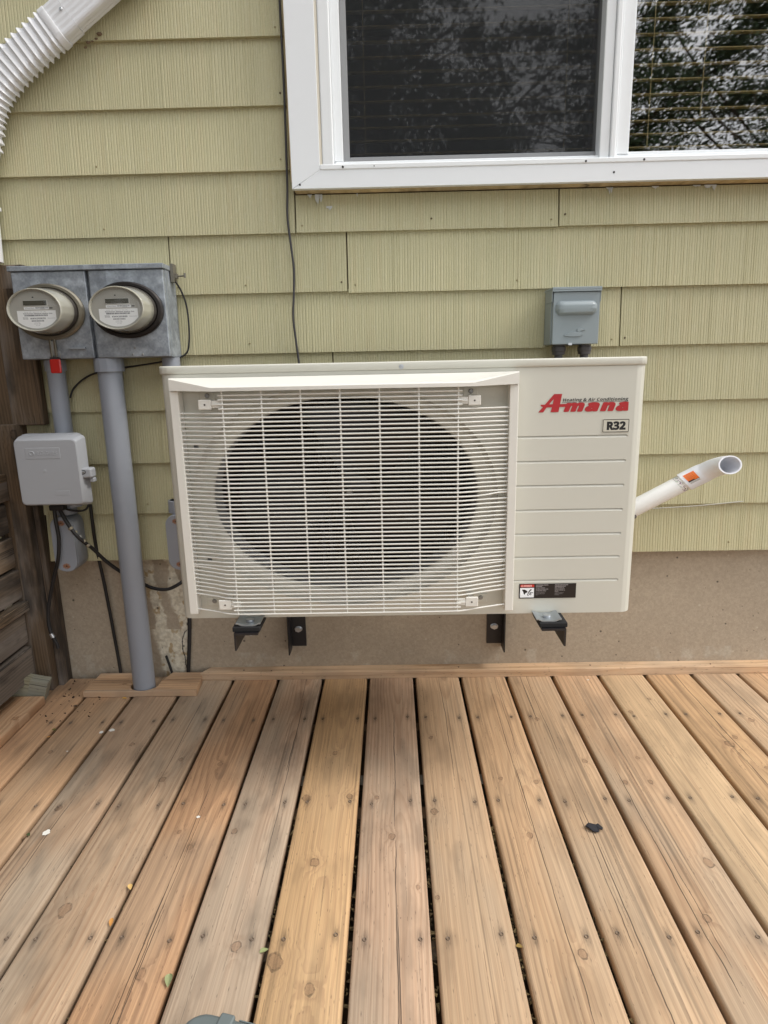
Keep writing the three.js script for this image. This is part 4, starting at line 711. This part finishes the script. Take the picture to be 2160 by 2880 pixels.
// ---------------------------------------------------------------- cables
{
  const C = (name, pts, r, lab, mat = blackRubber, o = {}) => single(name, tube(pts, r, { rad: 7, ...o }), mat, lab, 'cable');
  const a = thing('cable', 'black coax cable hanging from the cable box with a cut free end', 'cable');
  part('sheath', tube([[-0.981, 0.586, 0.096], [-0.979, 0.555, 0.100], [-0.976, 0.505, 0.102], [-0.986, 0.445, 0.100], [-1.012, 0.385, 0.088], [-1.038, 0.315, 0.082], [-1.052, 0.26, 0.082], [-1.053, 0.215, 0.084], [-1.046, 0.186, 0.084], [-1.037, 0.16, 0.084], [-1.0355, 0.148, 0.084]], 0.0055, { rad: 8 }), blackRubber, a);
  part('metal_crimp', rod([-1.0505, 0.197, 0.084], [-1.046, 0.184, 0.084], 0.0064, 0.0064, 10), zinc, a);
  const b = thing('cable', 'black drop cable with ringed metal connectors crossing behind the thick conduit', 'cable');
  part('sheath', tube([[-0.965, 0.586, 0.096], [-0.945, 0.55, 0.104], [-0.918, 0.505, 0.104], [-0.895, 0.462, 0.075], [-0.872, 0.415, 0.05], [-0.842, 0.375, 0.03], [-0.80, 0.338, 0.012], [-0.755, 0.312, 0.01], [-0.705, 0.308, 0.012], [-0.66, 0.33, 0.006], [-0.645, 0.34, -0.018]], 0.0055, { rad: 8 }), blackRubber, b);
  for (const t of [0, 0.25, 0.5, 0.75, 1]) { const p = [mix(-0.9375, -0.902, t), mix(0.535, 0.478, t), mix(0.106, 0.088, t)]; part('connector', rod(p, [p[0] + 0.0035, p[1] - 0.006, p[2] - 0.001], 0.0075, 0.0075, 10), t === 0.5 ? steelDull : std(S(150, 142, 124), { metalness: 0.6, roughness: 0.5 }), b); }
  C('cable', [[-0.962, 0.59, 0.09], [-0.935, 0.575, 0.07], [-0.912, 0.575, 0.05], [-0.906, 0.592, 0.04], [-0.915, 0.61, 0.03]], 0.003, 'thin black wire looping under the cable box');
  C('cable', [[-0.906, 0.585, 0.03], [-0.909, 0.53, 0.025], [-0.914, 0.45, 0.012], [-0.910, 0.34, 0.0], [-0.9, 0.15, -0.004], [-0.894, 0.01, -0.004], [-0.892, -0.1, 0.01]], 0.0052, 'straight black cable dropping down the foundation into the deck');
  C('cable', [[-0.645, 0.42, -0.012], [-0.652, 0.25, -0.012], [-0.664, 0.12, -0.0125], [-0.678, 0.0, -0.0125], [-0.685, -0.12, -0.012]], 0.0062, 'black cable rising from the deck to behind the heat pump');
  C('cable', [[-0.737, 0.079, 0.004], [-0.729, 0.04, 0.002], [-0.722, 0.0, 0.0], [-0.716, -0.06, 0.0]], 0.0042, 'short cut end of black cable poking out beside the thick conduit');
  C('cable', [[-0.5905, 1.2155, 0.05], [-0.578, 1.19, 0.035], [-0.568, 1.15, 0.026], [-0.566, 1.09, 0.024], [-0.570, 1.045, 0.024], [-0.578, 1.02, 0.024], [-0.60, 1.006, 0.026], [-0.66, 0.995, 0.02], [-0.77, 0.981, 0.018]], 0.0026, 'thin black ground wire looping down from the clamp');
  C('cable', [[-0.74, 0.985, 0.018], [-0.80, 0.978, 0.018], [-0.87, 0.96, 0.02], [-0.915, 0.925, 0.025], [-0.925, 0.90, 0.03]], 0.0028, 'thin black wire curving between the two grey conduits');
  C('cable', [[-0.262, 2.3, 0.022], [-0.2655, 1.9, 0.022], [-0.265, 1.70, 0.023], [-0.268, 1.52, 0.022], [-0.270, 1.44, 0.021], [-0.2735, 1.37, 0.021], [-0.268, 1.30, 0.0215], [-0.263, 1.235, 0.022], [-0.2665, 1.17, 0.023], [-0.2715, 1.11, 0.022], [-0.2675, 1.05, 0.021], [-0.2615, 0.985, 0.021], [-0.255, 0.90, 0.022]], 0.0032, 'dark twisted cable running down the siding beside the window', std(S(58, 56, 58), { roughness: 0.6 }), { seg: 120 });
  C('cable', [[0.62, 0.535, 0.018], [0.70, 0.537, 0.017], [0.80, 0.541, 0.017], [0.88, 0.5445, 0.017], [0.95, 0.549, 0.016], [1.02, 0.5545, 0.014], [1.06, 0.557, 0.008]], 0.0017, 'thin grey wire tacked to the siding below the white vent pipe', std(S(170, 168, 158), { roughness: 0.5 }));
}
// ---------------------------------------------------------------- disconnect box
{
  const b = thing('disconnect_box', 'small grey metal disconnect box with an embossed duck', 'electrical box');
  const gm = phy(S(138, 148, 152), { roughness: 0.4, clearcoat: 0.1 });
  part('case', box(0.433, 0.5585, 1.019, 1.158, 0.0135, 0.086, 0.001), gm, b);
  part('cover', box(0.4355, 0.5595, 1.0185, 1.1535, 0.0865, 0.0985, 0.002), gm, b);
  part('hood', mergeGeometries([box(0.431, 0.5615, 1.1585, 1.1655, 0.0135, 0.104, 0.001), box(0.431, 0.5615, 1.154, 1.1583, 0.0995, 0.104, 0.001)]), gm, b);
  for (const x of [[0.4312, 0.4327], [0.5592, 0.5607]]) part('side_flap', box(x[0], x[1], 1.128, 1.158, 0.03, 0.0995), gm, b);
  // raised handle boss
  const rr = (w, h, r, z) => rrect(w, h, r, 5).map(([x, y]) => [0.4965 + x, 1.112 + y, z]);
  part('raised_boss', toCreasedNormals(loft([rr(0.112, 0.0375, 0.016, 0.0983), rr(0.108, 0.0345, 0.0155, 0.104), rr(0.098, 0.0265, 0.0125, 0.1125), rr(0.090, 0.0205, 0.0095, 0.1145), rr(0.07, 0.008, 0.0035, 0.115)]), 1.2), gm, b);
  // duck emblem in relief
  const s = new THREE.Shape(); const D = [[0.467, 1.0425], [0.471, 1.0435], [0.476, 1.0465], [0.484, 1.0495], [0.492, 1.0507], [0.500, 1.0508], [0.504, 1.0500], [0.509, 1.0498], [0.5135, 1.0480], [0.5165, 1.0450], [0.5155, 1.0420], [0.509, 1.0395], [0.497, 1.0388], [0.484, 1.0388], [0.477, 1.0400], [0.470, 1.0405]]; D.forEach(([x, y], i) => (i ? s.lineTo(x, y) : s.moveTo(x, y))); s.closePath();
  const h = new THREE.Shape(); const Hd = [[0.5035, 1.0512], [0.5015, 1.0535], [0.501, 1.0565], [0.503, 1.0590], [0.5065, 1.0602], [0.5105, 1.0598], [0.513, 1.0580], [0.516, 1.0568], [0.522, 1.0558], [0.522, 1.0550], [0.515, 1.0548], [0.5125, 1.0530], [0.5105, 1.0512]]; Hd.forEach(([x, y], i) => (i ? h.lineTo(x, y) : h.moveTo(x, y))); h.closePath();
  const ex = { depth: 0.0022, bevelEnabled: true, bevelSize: 0.0006, bevelThickness: 0.0008, bevelSegments: 1 };
  const dg = mergeGeometries([new THREE.ExtrudeGeometry(s, ex), new THREE.ExtrudeGeometry(h, ex)]); dg.translate(0, 0, 0.0984); part('duck_emblem', dg, gm, b, 'embossed duck');
  part('latch_slot', box(0.474, 0.516, 1.0172, 1.0182, 0.084, 0.0995), std(S(40, 44, 46)), b); part('hasp_tab', box(0.479, 0.489, 1.0165, 1.0225, 0.0992, 0.1004), zinc, b);
  const fl = std(S(84, 82, 84), { roughness: 0.5 });
  for (const [x, k] of [[0.4655, 0], [0.5365, 1]]) {
    const c = thing('flexible_conduit', k ? 'dark grey flexible conduit under the disconnect box, nearer the vent pipe' : 'dark grey flexible conduit under the disconnect box, nearer the twisted cable', 'conduit', { group: 'conduits below the disconnect box' });
    part('connector', lathe([[0.012, 0], [0.0165, 0.001], [0.0172, 0.008], [0.0188, 0.010], [0.0188, 0.021], [0.0165, 0.0225], [0.0165, 0.0265]], 'y', 24).translate(x, 0.9915, 0.055), fl, c);
    part('tube', tube([[x, 0.998, 0.055], [x, 0.95, 0.055], [x - 0.01, 0.88, 0.075], [x - 0.03, 0.80, 0.12], [x - 0.03, 0.76, 0.175]], 0.0112, { rad: 14 }), fl, c);
  }
}
// ---------------------------------------------------------------- vent pipe
{
  const v = thing('vent_pipe', 'white plastic vent pipe with an open elbow end and an orange sticker', 'pipe');
  const pv = phy(S(230, 230, 228), { roughness: 0.32, side: THREE.DoubleSide }), pw = phy(S(224, 226, 232), { roughness: 0.32, side: THREE.DoubleSide });
  const U = (p) => [p[0], p[1] / SQ, p[2] / SQ], sq = (g) => { g.scale(1, SQ, SQ); g.computeVertexNormals(); return g; };
  const A = [0.56, 0.508, 0.131], B = [0.806, 0.647, 0.150];
  part('pipe', sq(rod(U(A), U(B), 0.0295, 0.0295, 32)), pv, v);
  const marks = std(S(96, 90, 88), { roughness: 0.8 });
  part('primer_smear', sq(rod(U([0.7835, 0.6343, 0.1483]), U([0.8005, 0.6439, 0.1496]), 0.0298, 0.0298, 32, true)), std(0xffffff, { map: canvas(256, 64, (c) => { const R = rng(8); c.fillStyle = '#e0dedb'; c.fillRect(0, 0, 256, 64); for (let k = 0; k < 90; k++) { c.fillStyle = `rgba(${70 + R() * 60},${66 + R() * 50},${64 + R() * 50},${0.3 + R() * 0.5})`; c.beginPath(); c.ellipse(R() * 256, 20 + R() * 44, 3 + R() * 9, 1 + R() * 3, R() * 3, 0, 7); c.fill(); } }), roughness: 0.5 }), v, 'grey smear of glue');
  // elbow: socket, bend, mouth
  const path = new THREE.CatmullRomCurve3([[0.800, 0.6436, 0.1495], [0.826, 0.6585, 0.153], [0.848, 0.6725, 0.160], [0.865, 0.6865, 0.176], [0.876, 0.697, 0.200], [0.8805, 0.7025, 0.226]].map((p) => V(...U(p))), false, 'centripetal');
  const shell = (r0, r1, r2) => { const g = new THREE.TubeGeometry(path, 28, 1, 36, false), p = g.attributes.position, c = V(0, 0, 0), q = V(0, 0, 0); for (let i = 0; i <= 28; i++) { path.getPointAt(i / 28, c); const t = i / 28, r = t < 0.34 ? r0 : t < 0.4 ? mix(r0, r1, (t - 0.34) / 0.06) : mix(r1, r2, (t - 0.4) / 0.6); for (let j = 0; j <= 36; j++) { const k = i * 37 + j; q.fromBufferAttribute(p, k).sub(c).multiplyScalar(r).add(c); p.setXYZ(k, q.x, q.y, q.z); } } return sq(g); };
  part('elbow', shell(0.0345, 0.0325, 0.0325), pw, v); part('elbow_lining', shell(0.0298, 0.0285, 0.0285), pw, v);
  const e1 = path.getPointAt(1), t1 = path.getTangentAt(1), rg = new THREE.RingGeometry(0.0284, 0.0326, 36); rg.applyQuaternion(new THREE.Quaternion().setFromUnitVectors(V(0, 0, 1), t1)); rg.translate(e1.x, e1.y, e1.z); part('rim', sq(rg), pw, v);
  const e0 = path.getPointAt(0), t0 = path.getTangentAt(0).negate(), rg0 = new THREE.RingGeometry(0.0293, 0.0346, 36); rg0.applyQuaternion(new THREE.Quaternion().setFromUnitVectors(V(0, 0, 1), t0)); rg0.translate(e0.x, e0.y, e0.z); part('socket_rim', sq(rg0), pw, v);
  // sticker wrapped on the socket
  const st = canvas(160, 224, (c) => { c.fillStyle = '#e5701e'; c.fillRect(0, 0, 160, 168); c.fillStyle = '#8a4420'; for (let y = 16; y < 150; y += 16) c.fillRect(12, y, 60 + (y * 37) % 70, 4); c.fillStyle = '#241c1c'; c.fillRect(0, 150, 90, 26); c.fillStyle = '#d9d9d9'; c.fillRect(0, 176, 160, 48); c.fillStyle = '#222'; for (let x = 8; x < 150; x += 6) c.fillRect(x, 184, 1 + (x * 7) % 4, 30); });
  { const n = 8, m = 8, pos = [], uv = [], idx = []; const f = V(0, 0, 1);
    for (let i = 0; i <= n; i++) { const s = 0.05 + 0.22 * i / n, c = path.getPointAt(s), t = path.getTangentAt(s), a = f.clone().addScaledVector(t, -f.dot(t)).normalize(), b = V(0, 0, 0).crossVectors(t, a); for (let j = 0; j <= m; j++) { const an = mix(0.15, -1.0, j / m), p = c.clone().addScaledVector(a, 0.0352 * Math.cos(an)).addScaledVector(b, -0.0352 * Math.sin(an) * -1); pos.push(p.x, p.y * SQ, p.z * SQ); uv.push(i / n, j / m); } }
    for (let i = 0; i < n; i++) for (let j = 0; j < m; j++) { const a = i * (m + 1) + j; idx.push(a, a + 1, a + m + 2, a, a + m + 2, a + m + 1); }
    const g = new THREE.BufferGeometry(); g.setAttribute('position', new THREE.Float32BufferAttribute(pos, 3)); g.setAttribute('uv', new THREE.Float32BufferAttribute(uv, 2)); g.setIndex(idx); g.computeVertexNormals(); part('sticker', g, std(0xffffff, { map: st, roughness: 0.4, side: THREE.DoubleSide }), v, 'orange sticker with a black and white foot'); }
  part('sleeve', sq(rod(U([0.555, 0.500, 0.130]), U([0.648, 0.5527, 0.1375]), 0.033, 0.033, 32)), pw, v);
  part('glue_spot', lathe([[0.0001, 0.0012], [0.004, 0.001], [0.006, 0]], 'z', 10).translate(0.666, 0.552, 0.163), marks, v);
}
// ---------------------------------------------------------------- things lying on the deck
{
  const leafG = (w, l, curl) => { const pos = [], idx = [], uv = [], n = 6; for (let i = 0; i <= n; i++) { const t = i / n, ww = w * Math.sin(Math.PI * Math.pow(t, 0.8)) * 0.5 + 0.0004; for (const s of [-1, 0, 1]) { pos.push(s * ww, 0.0015 + Math.abs(s) * curl * ww + curl * l * 0.4 * Math.pow(t - 0.5, 2), (t - 0.5) * l); uv.push(s, t); } } for (let i = 0; i < n; i++) for (const j of [0, 1]) { const a = i * 3 + j; idx.push(a, a + 3, a + 4, a, a + 4, a + 1); } const g = new THREE.BufferGeometry(); g.setAttribute('position', new THREE.Float32BufferAttribute(pos, 3)); g.setAttribute('uv', new THREE.Float32BufferAttribute(uv, 2)); g.setIndex(idx); g.computeVertexNormals(); return g; };
  const lf = (name, x, z, w, l, ry, col, lab, y = 0.0005, curl = 0.5) => { const m = single(name, leafG(w * 0.6, l * 0.62, curl), std(col, { roughness: 0.8, side: THREE.DoubleSide }), lab, 'leaf', { group: 'dead leaves on the deck' }); m.position.set(x, y, z); m.rotation.y = ry; };
  lf('dead_leaf', -0.522, 0.852, 0.014, 0.026, 0.5, S(214, 178, 112), 'pale yellow curled leaf caught in a deck gap beside the ringed knot board');
  lf('dead_leaf', -0.5245, 0.932, 0.012, 0.03, 0.25, S(196, 140, 74), 'orange brown narrow leaf caught in a deck gap');
  lf('dead_leaf', -0.828, 0.132, 0.014, 0.028, 1.4, S(204, 160, 82), 'yellow leaf against the front edge of the notched board');
  lf('dead_leaf', -0.381, 1.045, 0.02, 0.04, 0.2, S(146, 152, 110), 'green leaf standing in a deck gap near the grey case', -0.002, 1.2);
  lf('dead_leaf', -0.2355, 0.99, 0.014, 0.026, 2.0, S(140, 146, 100), 'small green leaf scrap in the gap beside the orange board', -0.003, 1.0);
  lf('dead_leaf', -0.957, 0.30, 0.014, 0.022, 0.9, S(110, 104, 52), 'olive leaf scrap beside the newer board along the fence');
  lf('dead_leaf', -0.953, 0.335, 0.01, 0.02, 2.1, S(176, 124, 66), 'brown leaf scrap in the gap beside the newer fence board');
  lf('dead_leaf', 0.203, 0.985, 0.012, 0.02, 1.4, S(142, 116, 60), 'tan leaf crumb wedged between two boards past the black leaf', -0.003, 1.0);
  lf('dead_leaf', -0.80, 0.71, 0.012, 0.018, 1.0, S(66, 78, 44), 'small dark green leaf lying on a warm brown board by the fence', 0.0008, 1.0);
  // black leaf-like scrap
  { const pts = [[-0.024, 0.004], [-0.012, 0.013], [0.004, 0.012], [0.009, 0.008], [0.016, 0.009], [0.026, -0.002], [0.022, -0.008], [0.014, -0.006], [0.008, -0.014], [-0.006, -0.011], [-0.016, -0.004]]; const s = new THREE.Shape(pts.map((p) => new THREE.Vector2(p[0] * 0.68, p[1] * 0.9))); const g = new THREE.ExtrudeGeometry(s, { depth: 0.002, bevelEnabled: true, bevelSize: 0.0008, bevelThickness: 0.0008, bevelSegments: 1 }); g.rotateX(-Math.PI / 2); const p = g.attributes.position; for (let i = 0; i < p.count; i++) p.setY(i, p.getY(i) + 0.004 * Math.sin(p.getX(i) * 130) * Math.sin(p.getX(i) * 130)); g.computeVertexNormals(); const m = single('black_scrap', g, std(S(40, 40, 46), { roughness: 0.8 }), 'flat black scrap like a torn leaf lying on a deck board', 'scrap'); m.position.set(0.416, 0.002, 0.706); }
  // spots of dried white matter
  const wm = std(S(226, 224, 216), { roughness: 0.9 });
  const spot = (x, z, rx, rz, seed, lab) => { const R = rng(seed), s = new THREE.Shape(), n = 14; for (let k = 0; k < n; k++) { const a = k / n * 6.283, r = 0.75 + 0.4 * R(); k ? s.lineTo(rx * r * Math.cos(a), rz * r * Math.sin(a)) : s.moveTo(rx * r, 0); } s.closePath(); const g = new THREE.ExtrudeGeometry(s, { depth: 0.0004, bevelEnabled: false }); g.rotateX(-Math.PI / 2); const m = single('white_spot', g, wm, lab, 'spot', { group: 'dried white spots on the deck' }); m.position.set(x, 0.0006, z); };
  spot(-0.766, 0.70, 0.008, 0.0085, 1, 'largest dried white spot, on a grey deck board'); spot(-0.794, 0.302, 0.008, 0.007, 2, 'white spot beside a deck gap near the notched board'); spot(-0.819, 0.312, 0.006, 0.007, 3, 'white spot at the edge of a warm brown board near the notched board'); spot(-0.448, 0.655, 0.004, 0.004, 4, 'small white spot between two screws on the ringed board');
  spot(-0.87, 0.40, 0.0022, 0.002, 5, 'tiny white fleck on the warm brown board by the fence'); spot(0.60, 0.052, 0.004, 0.003, 6, 'small white fleck near the wood strip below the danger label');
  // crumbs of soil in the corner
  { const R = rng(41), g = new THREE.IcosahedronGeometry(1, 0), N = 84, im = new THREE.InstancedMesh(g, std(S(70, 54, 42), { roughness: 1 }), N), M = new THREE.Matrix4(), q = new THREE.Quaternion(); for (let i = 0; i < N; i++) { const s = 0.0012 + R() * R() * 0.004; let x = -1.05 + R() * 0.16, z = 0.01 + Math.pow(R(), 1.6) * 0.26; if (i > 60) { x = -0.97 + R() * 0.1; z = 0.002 + R() * 0.02; } q.setFromEuler(new THREE.Euler(R() * 6, R() * 6, 0)); M.compose(V(x, 0.0015, z), q, V(s * (1 + R()), s * 0.6, s)); im.setMatrixAt(i, M); } im.name = numbered('soil_crumbs'); im.castShadow = im.receiveShadow = true; im.userData = { label: 'dark soil crumbs scattered in the deck corner by the fence post', category: 'soil', kind: 'stuff' }; scene.add(im); }
  // litter lodged in the gaps
  { const R = rng(43), g = new THREE.TetrahedronGeometry(1, 0), N = 420, im = new THREE.InstancedMesh(g, std(0xffffff, { roughness: 1 }), N), M = new THREE.Matrix4(), q = new THREE.Quaternion(), c = new THREE.Color(); const gx = [0.203, 0.203, 0.203, -0.089, -0.234, 0.35, 0.057, -0.523, -0.669]; for (let i = 0; i < N; i++) { const k = Math.floor(R() * gx.length), s = 0.0015 + R() * 0.0035; q.setFromEuler(new THREE.Euler(R() * 6, R() * 6, R() * 6)); M.compose(V(gx[k] + (R() - 0.5) * 0.006, -0.012 - R() * 0.012, 0.64 + R() * 0.6), q, V(s, s * 0.6, s * (1 + 2 * R()))); im.setMatrixAt(i, M); const b = R(); c.setRGB(0.06 + 0.16 * b, 0.045 + 0.12 * b, 0.025 + 0.05 * b); im.setColorAt(i, c); } im.name = numbered('gap_litter'); im.castShadow = im.receiveShadow = true; im.userData = { label: 'bits of leaf and seed lodged in the gaps between deck boards', category: 'litter', kind: 'stuff' }; scene.add(im); }
  // grey case at the foot of the picture
  {
    const cs = thing('plastic_case', 'rounded grey plastic case lying on the deck boards', 'case'); cs.position.set(-0.306, 0, 1.146); cs.rotation.y = -0.24;
    const gm = phy(S(104, 113, 113), { roughness: 0.55 });
    const slab = (w, d, r, y0, y1, bv) => { const g = new THREE.ExtrudeGeometry(new THREE.Shape(rrect(w, d, r, 6).map(([a, b]) => new THREE.Vector2(a + 0.15, b - 0.11))), { depth: y1 - y0 - 2 * bv, bevelEnabled: true, bevelSize: bv, bevelOffset: -bv, bevelThickness: bv, bevelSegments: 3 }); g.rotateX(-Math.PI / 2); g.translate(0, y0 + bv, 0); return toCreasedNormals(g, 0.7); };
    part('body', slab(0.30, 0.22, 0.03, 0.0008, 0.05, 0.006), gm, cs); part('lid', slab(0.308, 0.228, 0.034, 0.0505, 0.066, 0.006), gm, cs);
    for (let k = 0; k < 4; k++) part('lid_rib', box(0.072 + k * 0.05, 0.112 + k * 0.05, 0.0535, 0.063, -0.0065, -0.0045, 0.0008), gm, cs);
    part('latch', box(0.044, 0.066, 0.05, 0.0685, -0.0075, 0.012, 0.003), gm, cs); part('handle', tube([[0.1, 0.0665, 0.10], [0.11, 0.09, 0.10], [0.19, 0.09, 0.10], [0.2, 0.0665, 0.10]], 0.006, { rad: 8 }), gm, cs);
  }
}
// ---------------------------------------------------------------- trees across the yard (seen in the window glass)
{
  const bark = std(S(72, 60, 50), { roughness: 1 });
  const leaf = (() => { const g = new THREE.BufferGeometry(); g.setAttribute('position', new THREE.Float32BufferAttribute([0, 0, -0.5, -0.17, 0.03, -0.05, 0, 0, -0.05, 0.17, 0.03, -0.05, 0, -0.02, 0.5], 3)); g.setIndex([0, 1, 2, 0, 2, 3, 1, 4, 2, 2, 4, 3]); g.computeVertexNormals(); return g; })();
  const lm = new THREE.MeshPhysicalMaterial({ color: 0xffffff, roughness: 0.7, side: THREE.DoubleSide });
  function tree(seed, lab, x, z, h, crowns, N, size, per = 45, spread = 1) {
    const t = thing('tree', lab, 'tree', { group: 'trees across the yard' }); t.position.set(x, -0.42, z);
    const R = rng(seed), limbs = [];
    const lean = (R() - 0.5) * 0.6; limbs.push(tube([[0, 0, 0], [lean * 0.3, h * 0.2, 0], [lean, h * 0.5, 0.1], [lean * 1.2, h * 0.85, 0]], 0.17, { rad: 9 }));
    for (const [cx, cy, cz, rx, ry, rz] of crowns) limbs.push(tube([[lean * 0.5, h * 0.28 + R(), 0], [mix(lean, cx, 0.5), mix(h * 0.4, cy, 0.5) - 0.3, cz * 0.5], [cx, cy, cz], [cx + rx * 0.5, cy + ry * 0.5, cz]], 0.016 + R() * 0.014, { rad: 7 }));
    for (let k = 0; k < 26; k++) { const c = crowns[Math.floor(R() * crowns.length)], a = R() * 6.28, e = R() * 2 - 0.7; limbs.push(tube([[c[0], c[1], c[2]], [c[0] + 0.5 * c[3] * Math.cos(a), c[1] + 0.35 * c[4] * e, c[2] + 0.4 * c[5] * Math.sin(a)], [c[0] + 0.95 * c[3] * Math.cos(a), c[1] + 0.8 * c[4] * e, c[2] + 0.8 * c[5] * Math.sin(a)]], 0.008 + R() * 0.008, { rad: 5, seg: 8 })); }
    part('trunk', mergeGeometries(limbs), bark, t);
    const im = new THREE.InstancedMesh(leaf, lm, N), M = new THREE.Matrix4(), q = new THREE.Quaternion(), c = new THREE.Color();
    const clumps = []; for (let k = 0; k < N / per; k++) { const w = crowns[Math.floor(R() * crowns.length)]; const a = R() * 6.283, u = R() * 2 - 1, r = Math.pow(R(), 0.4), s = Math.sqrt(1 - u * u); clumps.push([w[0] + w[3] * r * s * Math.cos(a), w[1] + w[4] * r * u, w[2] + w[5] * r * s * Math.sin(a), (0.22 + R() * 0.3) * spread]); }
    for (let i = 0; i < N; i++) { const k = clumps[i % clumps.length], g = () => (R() + R() + R() - 1.5) * 0.85; q.setFromEuler(new THREE.Euler(R() * 6.28, R() * 6.28, R() * 6.28)); const s = size * (0.65 + 0.7 * R()); M.compose(V(k[0] + g() * k[3], k[1] + g() * k[3] * 0.75, k[2] + g() * k[3]), q, V(s, s, s)); im.setMatrixAt(i, M); const b = 0.7 + 0.6 * R(); c.setRGB(0.036 * b, 0.066 * b, 0.022 * b); im.setColorAt(i, c); }
    im.name = 'crown'; im.userData.kind = 'stuff'; im.castShadow = im.receiveShadow = true; t.add(im);
  }
  tree(101, 'dense leafy tree straight across the yard from the fan grille', -1.6, 9.0, 7, [[0, 4.4, 0, 2.6, 2.0, 1.6], [-2.2, 4.6, 0.4, 2.2, 2.0, 1.5], [1.6, 5.6, 0.2, 2.2, 1.6, 1.5], [2.6, 4.2, 0, 1.3, 1.2, 1.1], [0, 6.8, 0, 2.6, 1.6, 1.6]], 44000, 0.10, 110, 1.15);
  tree(202, 'open crowned tree with sky gaps, opposite the unscreened window half', 8.0, 9.4, 7.5, [[-4.4, 4.7, 0, 1.4, 1.0, 1.2], [-3.2, 5.5, 0.3, 1.6, 1.0, 1.2], [-2.0, 4.4, -0.2, 1.5, 0.8, 1.2], [-3.6, 6.6, 0, 2.4, 1.2, 1.4], [-1.0, 5.8, 0, 1.8, 1.1, 1.2], [-0.4, 4.6, 0, 1.4, 1.0, 1.2]], 40000, 0.085, 330, 1.2);
  tree(505, 'dark dense tree standing behind the tree across from the fan grille', 0.2, 12.5, 8, [[-2.0, 5.4, 0, 2.2, 2.4, 1.4], [0.6, 5.2, 0, 2.2, 2.2, 1.4], [2.4, 6.4, 0, 1.9, 1.6, 1.3], [-0.5, 7.8, 0, 2.6, 1.6, 1.4]], 13000, 0.14, 130, 1.3);
  tree(303, 'tall dense tree beyond the old fence on the yard side', -5.2, 4.5, 8, [[0, 3.6, 0, 2.4, 2.2, 2.4], [0.4, 5.6, 0.5, 2.4, 2.0, 2.4], [-0.5, 7.2, 0, 2.2, 1.8, 2.2], [1.2, 4.6, 1.6, 1.8, 1.8, 1.8]], 34000, 0.15);
  tree(404, 'dense tree rising beyond the old fence close to the house', -4.4, 0.8, 8, [[0, 3.4, 0, 2.0, 2.2, 2.2], [0, 5.4, 0.3, 2.2, 2.0, 2.4], [0, 7.2, 0, 2.0, 1.6, 2.2]], 26000, 0.15);
}
scene.traverse((o) => { if (o.isMesh) { o.castShadow = true; o.receiveShadow = true; } });
renderer.render(scene, camera);
